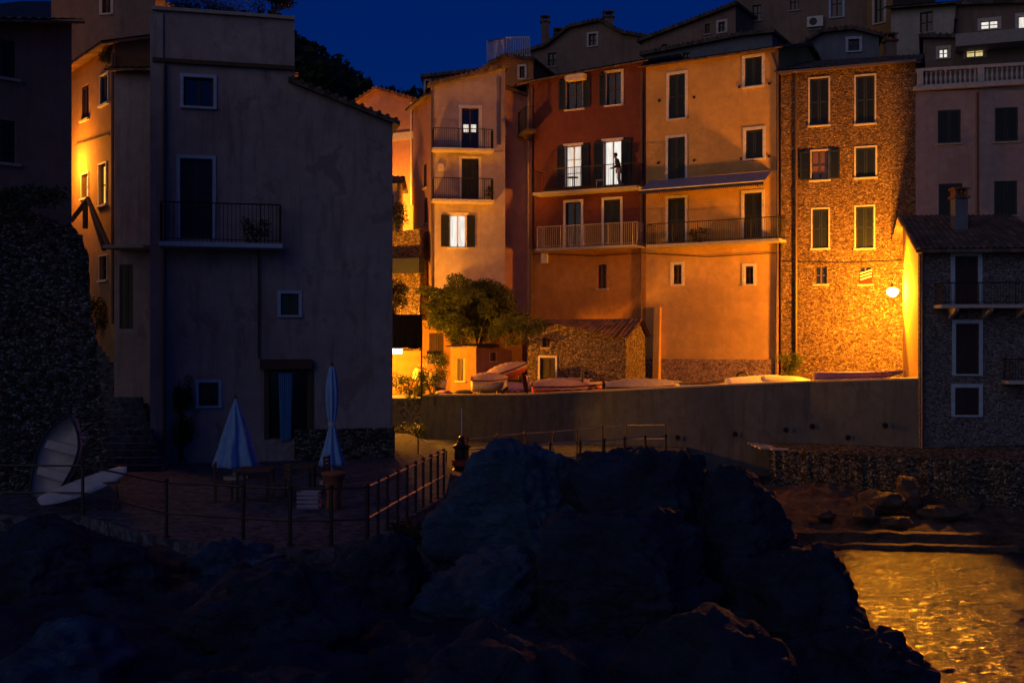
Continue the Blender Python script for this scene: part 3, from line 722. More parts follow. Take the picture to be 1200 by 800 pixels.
for a,b in zip(fine,fine[1:]):
    k = len(mb.v)
    for p in (a,b):
        for dy,z in ((-.05,p.z+.003),(-.05,p.z+.07),(.5,p.z+.07),(.5,p.z+.003)): mb.v.append((p.x-o0.x,p.y+dy-o0.y,z-o0.z))
    for i in range(4): j=(i+1)%4; mb.f.append((k+i,k+4+i,k+4+j,k+j))
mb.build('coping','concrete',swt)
# weep holes low in the wall
for px,py in ((914,503),(958,499),(985,512),(1040,498),(793,512),(866,508)):
    i = min(range(len(fine)), key=lambda q: abs(600+fine[q].x/fine[q].y*F-px)); p = fine[i]
    MB().lathe([(.11,0),(.11,.05)],10).build('drain_hole','iron',swt).location = (p.x-o0.x,p.y-.2-o0.y,ZC-(py-HZ)/F*p.y-o0.z)
    c = swt.children[-1]
for c in swt.children:
    if c.name.startswith('drain_hole'): c.rotation_euler.x = R(86)
# terrace by the grey house and path going right
TZ = 2.85
def G(px, py, z): D = (ZC-z)*F/(py-HZ); return ((px-600)/F*D, D)
edge = [G(-80,603,TZ),G(0,603,TZ),G(97,604,TZ),G(195,632,TZ),G(285,640,TZ),G(340,643,TZ),G(392,643,TZ),G(432,641,TZ),G(456,624,TZ),G(480,607,TZ),G(503,593,TZ),G(522,580,TZ)]
slab('terrace', edge+[(-1.7,30.5),(-2.2,36),(-4,44),(-20,44),(-24,27)], TZ, -1, 'paving', 'stone paved terrace in front of grey house')
pth = [(-1.72,27.0),(-.9,30),(.3,36),(2,39),(6,40.5),(6.4,40.8),(7.3,46.4),(7.3,48),(2,49),(-4.5,50.5),(-5,44),(-2.2,36.2)]
PZ0 = 2.1
mb = MB()
def pz(x,y): return TZ-.01-(TZ-PZ0)*min(1,max(0,(y-28)/10))
base = [(x,y,-1) for x,y in pth]; top = [(x,y,pz(x,y)) for x,y in pth]; mb.prism(base, top)
tag(mb.build('path','paving'),'path sloping from terrace to the quay',None,None,'structure')
# pier with rough stone edge
pier = [((879-600)/F*46.6,46.6),((903-600)/F*43,43),((1000-600)/F*42.1,42.1),((1103-600)/F*41.3,41.3),((1260-600)/F*40.8,40.8)]
def qz(x): return 2.3-(x-10)*.032 if x < 22 else 1.92
pt = thing('quay','rough stone quay with worn pale edge below the sea wall','quay',(pier[1][0],pier[1][1],0))
o0 = Vector(pt.location)
pp = pier+[(40,40),(40,46),(9.9,47.5)]
def jag(a, b, n, r): return [(a[0]+(b[0]-a[0])*i/n+random.uniform(-r,r), a[1]+(b[1]-a[1])*i/n+random.uniform(-r,r)) for i in range(n)]
pj = jag(pier[0],pier[1],6,.02)+jag(pier[1],pier[2],18,.05)+jag(pier[2],pier[3],18,.05)+jag(pier[3],pier[4],18,.04)+pp[4:]
MB().prism([(x-o0.x,y-.25-o0.y,-1.5) for x,y in pj],[(x-o0.x,y-o0.y,qz(x)) for x,y in pj]).build('masonry','dstone',pt)
# worn coping stones along the edge, each a slightly different block
for a,b in ((pier[0],pier[1]),(pier[1],pier[2]),(pier[2],pier[3])):
    L = math.dist(a,b); n = int(L/.62); ang = math.atan2(b[1]-a[1],b[0]-a[0])
    for i in range(n):
        t = (i+.5)/n; x = a[0]+(b[0]-a[0])*t; y = a[1]+(b[1]-a[1])*t
        w = L/n*random.uniform(.86,.97)/2; h = random.uniform(.03,.1)
        MB().box(-w,w,-random.uniform(.02,.08),random.uniform(.3,.45),-.002,h).build('edge_stone','kerb',pt).location = (x-o0.x,y-o0.y,qz(x))
        pt.children[-1].rotation_euler = (random.uniform(-.03,.03),random.uniform(-.05,.05),ang+random.uniform(-.05,.05))
# shore strip at its foot
def shz(x, y):
    t = (y-34.2)/6.5
    return -.25+1.25*max(0,min(1,t))+.22*fbm((x*.5,y*.9,3))+.1*fbm((x*1.9,y*2.4,1),5)
grid('shore', fr(7,26,210), fr(32.5,42.5,110), shz, 'rock3', label='narrow rocky shore at foot of quay')
slipz = lambda x,y: .26+.015*fbm((x*3,y*3,0))
for k,(ya,yb,z,xa,nm) in enumerate(((35.8,36.15,.34,8.6,'upper'),(34.6,34.85,.16,9.4,'lower'))):
    m_ = MB(); o0s = (xa+8, (ya+yb)/2, 0); pts = fr(xa,30,90)
    for i,x in enumerate(pts):
        dx = x-o0s[0]; yy = .12*math.sin(x*.7)-.05*(x-xa)+random.uniform(-.05,.05)
        for y_,z_ in ((ya,z-.5),(ya+.08*noise.noise((x*2,k,0)),z+.08*noise.noise((x*1.7,k,5))),(yb,z+.02+.08*noise.noise((x*1.7,k,5))),(yb,z-.5)): m_.v.append((dx,y_-o0s[1]+yy,z_))
    for i in range(90):
        for a in range(3): m_.f.append((i*4+a,(i+1)*4+a,(i+1)*4+a+1,i*4+a+1))
    tag(m_.build('concrete_ledge','rock3'),nm+' of two long low concrete ledges at water edge below quay','ledge').location = o0s

# ------------------------------------------------------------------ rocks
def boulder(c, size, seed, label, mat='rock', cuts=22, sub=5, rough=.1, rz=0, cat='rock', tilt=(0,0), group=None, flat=.62):
    rnd = random.Random(seed); bm = bmesh.new(); bmesh.ops.create_icosphere(bm, subdivisions=sub, radius=1)
    pl_ = []
    for _ in range(cuts):
        n = Vector((rnd.gauss(0,1),rnd.gauss(0,1),rnd.gauss(0,1))).normalized(); pl_.append((n, rnd.uniform(flat,.93)))
    off = Vector((seed*7.3,seed*3.1,seed*1.7)); S = Vector(size)
    for v in bm.verts:
        p = v.co.copy()
        p *= 1+.18*noise.fractal(p*1.1+off,1,2,3)
        for n,d in pl_:
            k = p.dot(n)-d
            if k > 0: p -= n*k*.98
        q = Vector((p.x*S.x,p.y*S.y,p.z*S.z))
        nn = v.co.normalized()
        r = noise.ridged_multi_fractal(Vector((q.x*.55,q.y*.55,q.z*1.3))+off,.9,2.1,5,1,2)-1.1
        q += nn*(rough*r*.8+rough*.7*noise.fractal(q*2.4+off,1,2,5)+rough*.22*noise.fractal(q*8+off,1,2,3))
        lay = q.z*2.2+.6*noise.noise(q*.7+off); q += Vector((nn.x,nn.y,0))*rough*.6*(lay-math.floor(lay)-.5)
        if sub >= 5:
            w_ = Vector((q.x*.9+q.z*.55, q.y*.9, q.z*2.0-q.x*.5))*1.25+off
            dd_ = noise.voronoi(w_+Vector((.3,.3,.3))*noise.noise(q*1.5))[0]; q -= nn*.07*max(0,1-(dd_[1]-dd_[0])/.1)
        v.co = q
    me = bpy.data.meshes.new('rock'); bm.to_mesh(me); bm.free(); me.materials.append(M[mat])
    for p in me.polygons: p.use_smooth = True
    o = bpy.data.objects.new('rock', me); col.objects.link(o); o.location = c; o.rotation_euler = (tilt[0],tilt[1],rz)
    return tag(o, label, cat, group)
def pxrock(x0, y0, x1, y1, D, dy, seed, label, **kw):
    c = P((x0+x1)/2,(y0+y1)/2,D); w = (x1-x0)/F*D/2; h = (y1-y0)/F*D/2
    return boulder(c,(w*1.12,dy,h*1.12),seed,label,**kw)
RK = [
 ((512,525,712,740),17.5,1.6,11,'broad pale topped boulder in skylit blue, tallest left of the rock mass centre',dict(mat='rock2',rz=.2,cuts=12,flat=.74)),
 ((664,530,852,740),16.8,1.6,12,'dark rounded boulder right of the pale topped one',dict(rz=.5,cuts=12,flat=.76)),
 ((790,562,940,765),15.8,1.4,13,'dark boulder sloping down toward the water, below the quay corner',dict(rz=-.3)),
 ((850,625,1010,800),14.4,1.3,14,'angular rock jutting right against orange water',dict(rz=.3)),
 ((895,730,1125,910),12.6,1.2,15,'low rock tip at bottom beside the lit water',dict(rz=-.2)),
 ((590,600,850,860),14.6,1.6,16,'large central black rock face in front of twin domes',dict(rz=.1)),
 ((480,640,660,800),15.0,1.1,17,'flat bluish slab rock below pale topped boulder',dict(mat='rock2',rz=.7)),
 ((385,618,500,790),15.8,1.0,18,'steep pointed rock right of terrace railing corner',dict(rz=.4)),
 ((200,668,420,800),13.0,1.2,19,'ledge shaped rock under the terrace, left of pointed rock',dict(rz=.1)),
 ((-40,600,215,780),16.4,1.4,20,'wide rock at left below railing and white boat',dict(rz=-.2)),
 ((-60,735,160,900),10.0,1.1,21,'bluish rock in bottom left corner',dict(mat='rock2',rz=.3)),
 ((130,770,430,980),9.5,1.3,22,'dark rock along bottom edge left of centre',dict(rz=.5)),
 ((400,760,720,1000),9.2,1.3,23,'black rock at bottom centre',dict(rz=.0)),
 ((680,745,960,1000),10.2,1.3,24,'black sloping rock along bottom right of centre',dict(rz=-.4)),
 ((520,560,600,660),19.5,1.0,25,'small rock behind left shoulder of pale topped boulder',dict(rz=.9)),
 ((210,632,330,700),17.2,.8,26,'flat rock shelf just under the terrace edge',dict(mat='rock2',rz=.2)),
]
for (x0,y0,x1,y1),D,dy,sd_,lb,kw in RK: pxrock(x0,y0,x1,y1,D,dy,sd_,lb,rough=.15,sub=6 if (x1-x0)*(y1-y0)>30000 and D>12 else 5,**kw)
# rough bedrock joining them
ctl = [(P(-100,650,18),),(P(50,650,17.5),),(P(150,655,17.5),),(P(300,672,17),),(P(430,690,17),),(P(480,640,20),),(P(515,640,23),),(P(560,640,19),),(P(620,660,18),),(P(780,660,17.5),),(P(870,690,16),),(P(940,760,14.5),),(P(1000,830,12.5),),
 (P(60,790,11),),(P(300,770,11.5),),(P(500,770,12.5),),(P(700,770,12),),(P(860,800,12),),(P(980,900,10.5),),(P(200,900,8),),(P(500,900,8),),(P(800,900,8),)]
ctl = [c[0] for c in ctl]+[Vector(v) for v in ((-8,4,3.0),(0,4,2.8),(4,4,2.2),(6.5,15,-1.5),(8,20,-1.8),(7,10,-1.8),(5.2,19,-.8),(4,24,-1),(6,28,-1.6),(2,23,.6),(0,28,1.4),(2,33,1.2),(7,34,-1),(10,38,-1.2),(5,38,.9),(-8,21.5,1.6),(-4,21,1.6),(-1,26,1.6),(-14,20,1.6),(-14,8,2.5))]
def rkz(x, y):
    sw_ = sz = 0
    for c in ctl:
        d = (c.x-x)**2+(c.y-y)**2+.3; w = 1/d**1.7; sw_ += w; sz += w*c.z
    z = sz/sw_
    p = Vector((x*.6,y*.6,z*.5)); r = noise.ridged_multi_fractal(p,.9,2.1,5,1,2)-1.1
    return z+.2*r+.14*fbm((x*1.7,y*1.7,5),5)+.03*fbm((x*7,y*7,2),3)
grid('bedrock', fr(-16,9,260), fr(2.6,40,330), rkz, 'rock', label='rough dark bedrock between the boulders')
for (x0,y0,x1,y1),D,dy,sd_,lb in (((1004,572,1058,606),38.2,.8,31,'rounded brown boulder at quay foot, orange lit on top'),((1046,556,1082,602),38.9,.6,32,'upright reddish rock leaning behind rounded shore boulder'),
   ((1000,590,1030,612),37.3,.4,33,'small reddish rock in front of rounded shore boulder'),((950,594,975,610),37.6,.4,34,'small flat topped rock alone on left of shore'),
   ((1075,590,1130,612),37.8,.6,35,'low wide brown rock right of the upright rock'),((1120,582,1150,604),38.8,.4,36,'dark rock against quay near the right house'),((1030,604,1075,618),36.8,.4,37,'low rock nearest the water on shore')):
    pxrock(x0,y0,x1,y1,D,dy,sd_,lb,mat='rock3',rough=.12,sub=4)
# slope of the hill behind the town
def hz(x, y):
    z = SQ-.6+max(0,min(y,120)-58)*.35
    if y > 120:
        pk = 42+26/(1+math.exp((x/y*200+30)/9)); z += (pk-z)*min(1,(y-120)/80)
    return z+.8*fbm((x*.05,y*.05,0))
grid('hillside', fr(-160,200,90), fr(56,260,80), hz, 'rock', label='dark hillside rising behind the town')
# ================================================================== vegetation
def leafmass(blobs, n, size, rnd, jitter=.5, elong=1.6):
    mb = MB()
    for _ in range(n):
        c, r = rnd.choice(blobs)
        d = Vector((rnd.gauss(0,1),rnd.gauss(0,1),rnd.gauss(0,1))).normalized()*(rnd.random()**.35)
        p = Vector(c)+Vector((d.x*r[0],d.y*r[1],d.z*r[2]))+Vector((rnd.uniform(-1,1),rnd.uniform(-1,1),rnd.uniform(-1,1)))*jitter*size
        a = Vector((rnd.gauss(0,1),rnd.gauss(0,1),rnd.gauss(0,1))).normalized(); b = a.orthogonal().normalized(); s_ = size*rnd.uniform(.5,1.2)
        mb.add([p-a*s_*elong/2,p+b*s_*.4,p+a*s_*elong/2,p-b*s_*.4],[(0,1,2,3)])
    return mb
def plant(name, label, cat, base, blobs, n, size, mat='leaf', stems=4, group=None, seed=1, stemr=.025):
    rnd = random.Random(seed); t = thing(name, label, cat, base, 0, group)
    leafmass(blobs, n, size, rnd).build('foliage', mat, t)
    mb = MB()
    for i in range(stems):
        c, r = blobs[i % len(blobs)]
        mb.tube([(rnd.uniform(-.1,.1),rnd.uniform(-.1,.1),0),(c[0]*.5,c[1]*.5,c[2]*.6),(c[0],c[1],c[2])],stemr,5,True,stemr*.4)
    mb.build('stem','bark',t); return t
TD = 55.0
tb = PXY(562,TD,SQ)
tr = thing('tree','broad crowned dark green tree lit from below, before pink house','tree',tb)
rnd = random.Random(5)
tk = MB(); fork = Vector((-.1,0,2.3))
tk.tube([(0,0,0),(.08,.05,.9),(-.06,0,1.6),fork],.2,9,True,.15)
tk.build('trunk','bark',tr,True)
def tl(px,py,dd=0): p = P(554+(px-554)*.82,py+2,TD+dd*.8)-tb; return p
heads = [(530,352,1.4),(580,358,-1.4),(545,368,-1.2),(566,350,1.5),(600,370,-.6),(515,365,.9),(555,376,.3),(538,380,-.6),(520,358,0),(540,338,-.6),(562,332,.5),(585,346,0),(598,362,.4),(508,350,.3),(552,360,-1),(575,368,.8),(530,372,.7),(512,370,-.5),(545,348,1),(575,340,-.9)]
lm = MB(); blobs = []
for px,py,dd in heads:
    q = tl(px,py,dd); m_ = fork.lerp(q,.5)+Vector((0,0,.25)); lm.tube([fork,m_,q],.07,6,True,.015)
    for _ in range(5):
        q2 = q+Vector((rnd.uniform(-.7,.7),rnd.uniform(-.7,.7),rnd.uniform(-.35,.5))); lm.tube([m_.lerp(q,.5),q2],.02,4,True,.006)
        blobs.append((q2,(rnd.uniform(.4,.7),rnd.uniform(.4,.7),rnd.uniform(.22,.4))))
lm.build('limbs','bark',tr)
leafmass(blobs, 30000, .1, rnd).build('crown','leaf',tr)
def shrub(label, px, pyb, D, w, h, n, size=.08, mat='leaf', name='shrub', cat='shrub', seed=1, z=None, depth=None, group=None):
    base = P(px,pyb,D) if z is None else PXY(px,D,z); rnd = random.Random(seed); bl = []
    for _ in range(int(10+w*6)):
        bl.append(((rnd.uniform(-w/2,w/2)*.8,rnd.uniform(-1,1)*(depth or w*.35),h*(.12+.75*rnd.random()**.8)),(w*.16+.06,w*.14+.05,h*.14+.04)))
    return plant(name,label,cat,base,bl,n,size,mat,6,group,seed)
shrub('leafy green shrub overhanging brown shed, right of tree',596,408,52.6,2.0,1.5,3500,.07,seed=3)
shrub('trailing greenery over garden wall beneath the tree crown',548,404,55.6,2.9,1.2,3200,.07,seed=42)
shrub('shrub with white blossoms beside the orange shed',505,462,49.8,1.5,2.0,2600,.06,seed=4)
leafmass([((0,0,1.2),(.6,.3,.6))],160,.07,random.Random(8)).build('blossom','flower',bpy.data.objects[[o.name for o in col.objects if o.get('label','').startswith('shrub with white')][0]])
shrub('low green shrub at the foot of garden wall, left of blossoms',480,466,50.5,1.6,1.2,1800,.07,seed=5)
shrub('small green bush against base of stone house by ochre corner',926,446,49.6,1.3,1.3,2200,.06,seed=6)
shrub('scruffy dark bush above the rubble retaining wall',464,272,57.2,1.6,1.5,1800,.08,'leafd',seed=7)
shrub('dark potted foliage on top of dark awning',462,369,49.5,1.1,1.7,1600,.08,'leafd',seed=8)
shrub('vine clinging to hut roof left corner',622,396,49.0,1.4,1.0,1500,.06,seed=9)
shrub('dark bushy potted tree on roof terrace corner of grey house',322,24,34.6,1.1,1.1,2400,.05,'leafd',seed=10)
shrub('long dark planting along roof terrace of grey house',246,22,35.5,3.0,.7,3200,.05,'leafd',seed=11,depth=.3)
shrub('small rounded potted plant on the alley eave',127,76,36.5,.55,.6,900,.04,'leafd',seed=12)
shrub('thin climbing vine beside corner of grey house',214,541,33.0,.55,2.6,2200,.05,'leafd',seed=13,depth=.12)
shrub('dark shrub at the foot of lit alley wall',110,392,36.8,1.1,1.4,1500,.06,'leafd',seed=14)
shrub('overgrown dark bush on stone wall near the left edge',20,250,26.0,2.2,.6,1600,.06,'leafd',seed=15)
shrub('tufted weeds on rocks below the railing corner',492,640,21.5,1.1,.5,900,.05,'leafd',seed=16)
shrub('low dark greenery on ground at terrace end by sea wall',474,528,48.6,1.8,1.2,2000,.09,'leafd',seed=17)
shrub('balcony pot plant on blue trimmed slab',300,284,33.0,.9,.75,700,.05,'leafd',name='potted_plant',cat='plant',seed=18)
# wooded ridge, far off: one mass
rnd = random.Random(21); wd = MB()
for _ in range(5200):
    px = rnd.uniform(300,700); D = rnd.uniform(150,215); x = (px-600)/F*D
    prof_y = 38+(px-340)*.66 if px < 440 else 104+(px-440)*.12
    zt = ZC+(HZ-prof_y)/F*D; z = zt-abs(rnd.gauss(0,1))*9-1.2
    for _k in range(5):
        p = Vector((x+rnd.gauss(0,1.1),D+rnd.gauss(0,1.1),z+rnd.gauss(0,.9))); a = Vector((rnd.gauss(0,1),rnd.gauss(0,1),rnd.gauss(0,1))).normalized(); b = a.orthogonal().normalized(); s_ = rnd.uniform(.5,1.1)
        wd.add([p-a*s_,p+b*s_*.7,p+a*s_,p-b*s_*.7],[(0,1,2,3)])
tag(wd.build('woodland','leafd'),'dark wooded hillside behind the houses',None,None,'stuff')

# ================================================================== steps, railings
st = MB(); n = 22
for i in range(n):
    t = i/n; D0 = 31.2+(38-31.2)*t; z1 = TZ+(6.7-TZ)*(i+1)/n; xl = PXY(128-22*t,D0,0).x; xr = PXY(189-52*t,D0,0).x
    st.box(xl-.2,xr,D0,D0+.5+(38-D0)*.0+.3,TZ-.5,z1)
tag(st.build('steps','paving'),'long flight of dark stone steps up to the alley',None,None,'structure')
bw = MB(); bw.box(-17.5,-12.6,37.6,46,2,6.7); tag(bw.build('alley_ground','paving'),'raised alley ground at the head of steps',None,None,'structure')

def railing(label, pts, h, rails, postr, railr, mat, name='railing', every=None, postmat=None):
    o0 = Vector(pts[0]); t = thing(name, label, 'railing', o0); pts = [Vector(p)-o0 for p in pts]
    for p in pts:
        mb = MB(); mb.tube([p,p+Vector((0,0,h))],postr,7); mb.lathe([(postr*1.9,0),(postr*1.9,.03)],8,(p.x,p.y,p.z)); mb.lathe([(postr*1.2,h-.02),(postr*1.5,h+.02),(postr*.7,h+.06)],8,(p.x,p.y,p.z)); mb.build('post', postmat or mat, t)
    for f_ in rails:
        c = [p+Vector((0,0,h*f_-.02)) for p in pts]; mb = MB(); mb.tube(c,railr,6); mb.build('rail', mat, t)
    return t
def GP(px,py,z=TZ): x,y = G(px,py,z); return (x,y,z)
railing('long black two rail fence along front edge of terrace', [GP(-60,601),GP(97,602),GP(195,629),GP(285,636),GP(340,639),GP(388,639),GP(430,637)], 1.04, (1.0,.45), .035, .022, 'rust')
railing('curving railing with closely set posts going back to the path', [GP(431,636),GP(443,628),GP(454,621),GP(466,613),GP(477,606),GP(487,600),GP(496,594),GP(505,588.5),GP(513,583.5),GP(520,579)], 1.04, (1.0,.45), .03, .02, 'rail', postmat='rust')
def pp_(px,D): x = (px-600)/F*D; return (x,D,pz(x,D))
def GPd(px,py,D,h): 
    p = P(px,py,D); return (p.x,D,p.z-h)
railing('nearer of two metal railings on ramp along the sea wall', [GPd(x,y,D,1.05) for x,y,D in ((545,527,38),(575,524,38.2),(610,521,38.5),(645,519,38.8),(680,516.5,39.2),(708,515,39.5),(732,513,39.8),(756,511.5,40),(780,510,40.3))], 1.05, (1.0,.5), .045, .026, 'rail', postmat='rust')
railing('farther of two metal railings on ramp along the sea wall', [GPd(x,y,D,1.05) for x,y,D in ((548,514,43),(582,510,43),(615,507,43),(648,505,43.2),(676,502.5,43.4),(706,500,43.6),(734,497.5,43.8),(780,497,42.2))], 1.05, (1.0,.5), .028, .018, 'rail', postmat='rust')
railing('short handrail climbing between grey house and the ramp', [GPd(462,500,37,.9),GPd(490,512,36,.9),GPd(523,530,34,.9)], .9, (1.0,), .022, .014, 'rail', postmat='rust')
# squat pillar with thin pale mast
mp = thing('marker_pillar','squat dark pillar with thin pale mast, between railings','marker',PXY(541,37,pz(-1.6,37)))
mb = MB(); mb.lathe([(.3,0),(.32,.06),(.26,.12),(.24,.75),(.3,.8),(.3,.86),(.2,.92),(.14,1.05)],12); mb.build('pillar','iron',mp)
MB().tube([(0,0,1.04),(0,0,2.1)],.022,6).build('mast','white',mp); MB().lathe([(.1,1.05),(.12,1.12),(.05,1.2)],10).build('collar','rust',mp)
MB().lathe([(.33,.2),(.33,.4)],12).build('band','redp',mp)

# ================================================================== parasols, tables
def parasol(label, px, pyt, pyb, D, spread, waist=None, mat='parasol'):
    zt = ZC-(pyt-HZ)/F*D; zb = ZC-(pyb-HZ)/F*D; t = thing('parasol',label,'parasol',PXY(px,D,TZ)); H = zt-zb
    prof = []
    k = 26
    for i in range(k+1):
        f_ = i/k; z = zb-TZ+H*f_
        r = spread*(1-f_)**.9+.02
        if waist: r = (.06+.075*math.sin(min(1,f_/.45)*math.pi*.0)+spread*max(0,1-f_/.42)**1.1) if f_ < .42 else .06+.08*max(0,math.sin((f_-.42)/.58*math.pi))**.8*1.05
        prof.append((max(.015,r),z))
    MB().lathe(prof,64,(0,0,0),lambda a,i: 1+.2*math.sin(a*7+.5*math.sin(i*.3)+px)+.05*math.sin(a*19+i*.12)).build('canopy',mat,t,True)
    MB().tube([(0,0,.05),(0,0,zt-TZ+.05)],.025,8).build('pole','trim',t); MB().lathe([(.03,zt-TZ+.02),(.045,zt-TZ+.06),(.01,zt-TZ+.14)],8).build('finial','wood',t)
    MB().lathe([(.32,0),(.32,.07),(.08,.1),(.05,.3)],16).build('base','concrete',t)
    if waist: MB().lathe([(.1,zb-TZ+H*.40),(.105,zb-TZ+H*.42),(.1,zb-TZ+H*.44)],12).build('tie','parasol2',t)
    return t
parasol('half folded pale blue parasol with wide skirt, left of the doorway',276,468,546,29.5,.52,mat='parasol')
parasol('tightly tied tall parasol right of the doorway',389,430,545,28.5,.24,True)
def table(label, px, D, w=.8, h=.74):
    t = thing('table',label,'table',PXY(px,D,TZ))
    MB().box(-w/2,w/2,-w/2,w/2,h-.04,h).build('tabletop','wood',t)
    for a in (-1,1):
        for b in (-1,1): MB().box(a*(w/2-.06)-.025,a*(w/2-.06)+.025,b*(w/2-.06)-.025,b*(w/2-.06)+.025,0,h-.041).build('leg','iron',t)
    return t
def chair(label, px, D, rz, z=TZ, mat='wood', loc=None, group=None):
    t = thing('chair',label,'chair',loc or PXY(px,D,z),rz,group)
    MB().box(-.21,.21,-.21,.21,.43,.46).build('seat',mat,t); b = MB(); b.box(-.21,-.17,.17,.21,.46,.9); b.box(.17,.21,.17,.21,.46,.9)
    for k in range(4): b.box(-.17,.17,.175,.2,.55+k*.09,.61+k*.09)
    b.build('backrest',mat,t)
    for a in (-1,1):
        for c in (-1,1): MB().tube([(a*.18,c*.18,0),(a*.18,c*.18,.43)],.016,6).build('leg',mat,t)
    return t
table('square dark table on terrace, beneath wide skirted parasol',300,25.5); table('small dark table behind the railing, near the tied parasol',352,26.2,.7)
chair('dark slatted chair left of table under wide skirted parasol',262,25.3,R(100)); chair('dark slatted chair between the two terrace tables',328,25.0,R(-60)); chair('dark slatted chair right of smaller terrace table',374,26.8,R(-100))
pot = thing('planter','tall terracotta planter by the railing post, below tied parasol','planter',PXY(391,24.2,TZ))
MB().lathe([(.16,0),(.19,.02),(.14,.3),(.24,.72),(.27,.74),(.27,.8),(.22,.8)],20).build('pot','terracotta',pot,True)
bin_ = thing('crate','pale blue plastic crate beside terracotta planter','crate',PXY(362,24.4,TZ))
cb = MB(); cb.box(-.25,.25,-.18,.18,0,.02)
for k in range(4): z=.03+k*.09; cb.box(-.25,.25,-.18,-.165,z,z+.06); cb.box(-.25,.25,.165,.18,z,z+.06); cb.box(-.25,-.235,-.18,.18,z,z+.06); cb.box(.235,.25,-.18,.18,z,z+.06)
cb.build('basket','tarp',bin_); 

# ================================================================== boats
def station(t, L, Wd, Hh, bow=1.9, transom=.55, rocker=.12):
    """returns x, half-beam, sheer height, keel height at t in 0..1 (stern to bow)"""
    b = Wd/2*(transom+(1-transom)*math.sin(min(1,t/.55)*math.pi/2)) if t < .55 else Wd/2*(1-((t-.55)/.45)**bow)
    return t*L-L/2, max(b,.012), Hh*(1+.22*max(0,t-.4)**1.5*2), rocker*Hh*max(0,(t-.55)/.45)**2*3
def hull_mesh(L, Wd, Hh, n=22, m=9, **kw):
    mb = MB()
    for i in range(n+1):
        x,b,s_,k = station(i/n,L,Wd,Hh,**kw)
        for j in range(2*m+1):
            a = (j-m)/m; y = b*math.copysign(abs(math.sin(a*math.pi/2))**.8,a); z = k+(s_-k)*(1-math.cos(a*math.pi/2))**.85
            mb.v.append((x,y,z))
    c = 2*m+1
    for i in range(n):
        for j in range(2*m): mb.f.append((i*c+j,(i+1)*c+j,(i+1)*c+j+1,i*c+j+1))
    mb.f.append(tuple(range(c))); return mb
def boat(label, px, D, L, Wd, Hh, rz, mat, upturned=False, cover=None, z=SQ, zoff=0, tilt=0, roll=0, name='boat', rubmat='wood', group=None, trest=0, **kw):
    t = thing(name,label,'boat',PXY(px,D,z),rz,group)
    piv = Matrix.Translation((0,0,trest))@Matrix.Rotation(tilt,4,'Y')@Matrix.Rotation(roll,4,'X')
    if upturned: piv = piv@Matrix.Translation((0,0,Hh*1.2))@Matrix.Rotation(math.pi,4,'X')
    def put(mb, nm, mt, sm=False):
        mb.v = [tuple(piv@Vector(v)) for v in mb.v]; return mb.build(nm, mt, t, sm)
    h_ = put(hull_mesh(L,Wd,Hh,**kw),'hull',mat,True)
    for sg in (-1,1):
        pts = []
        for i in range(23): x,b,s_,k = station(i/22,L,Wd,Hh,**kw); pts.append((x,sg*b,s_))
        put(MB().tube(pts,.035,6),'rub_rail',rubmat)
    if not upturned and not cover:
        for tt in (.25,.5,.72):
            x,b,s_,k = station(tt,L,Wd,Hh,**kw); put(MB().box(x-.12,x+.12,-b*.93,b*.93,s_*.72,s_*.72+.03),'thwart','wood')
    if cover:
        mb = MB(); n = 22
        for i in range(n+1):
            x,b,s_,k = station(i/n,L,Wd,Hh,**kw); rdg = .1+.28*math.sin(math.pi*min(1,.15+.85*i/n))
            for j in range(7):
                a = (j-3)/3; mb.v.append((x*1.01,b*1.06*a,s_-.12*abs(a)**4+rdg*(1-abs(a)**1.6)+.02*math.sin(i*2.1+j)))
        for i in range(n):
            for j in range(6): mb.f.append((i*7+j,(i+1)*7+j,(i+1)*7+j+1,i*7+j+1))
        put(mb,'cover',cover,True)
    x0 = L*.28
    for sx in (-x0,x0):
        if trest: MB().box(sx-.06,sx+.06,-.5,.5,0,trest+.05).build('chock','wood',t)
    return t
boat('long grey pink covered boat just right of the cobble hut door',668,49.7,3.4,1.4,.55,R(6),'redp',cover='tarpp',trest=.05)
boat('mauve tarp covered boat below the dark red house corner',755,48.8,3.5,1.5,.6,R(4),'navy',cover='tarp',trest=.0)
boat('white boat with open hull below left side of ochre house',826,48,2.5,1.2,.55,R(8),'hull',trest=.25)
boat('cream upturned boat below the ochre house right corner',890,47.3,2.9,1.3,.55,R(10),'hull',upturned=True,trest=.5,tilt=R(-4))
boat('small cream upturned boat overlapping a larger one, near stone house bush',922,46.9,2.0,1.1,.5,R(-6),'cream',upturned=True,trest=.55)
boat('slender purple canoe lying before the stone house',1006,46.4,3.75,.62,.3,R(2),'purple',trest=1.0,transom=.1,bow=1.7,name='canoe',rubmat='purple',rocker=.3)
boat('small pale boat under the purple canoe',1014,46.3,1.6,.8,.3,R(4),'hull',upturned=True,trest=.62)
boat('yellowish dinghy tipped on its side near blossoming shrub',503,52.6,1.7,1.0,.5,R(-20),'cream',upturned=True,trest=.55,tilt=R(14))
boat('white boat with pale cover right of orange shed',574,51.0,1.7,1.1,.5,R(10),'hull',cover='tarpp',trest=.3)
boat('pink and red boat propped with bow raised, beside cobble hut',597,51.6,1.9,.8,.35,R(5),'redp',upturned=False,cover='tarpp',trest=.9,tilt=R(-16))
trl = thing('boat_trolley','small boat trolley with upright spoked wheel, left of upturned cream boats','trolley',PXY(870,48.2,SQ))
ww = MB()
pts = [(.27*math.cos(a*math.pi/10),0,1.0+.27*math.sin(a*math.pi/10)) for a in range(21)]; ww.tube(pts,.05,6,False)
wh = ww.build('wheel','iron',trl); sp = MB()
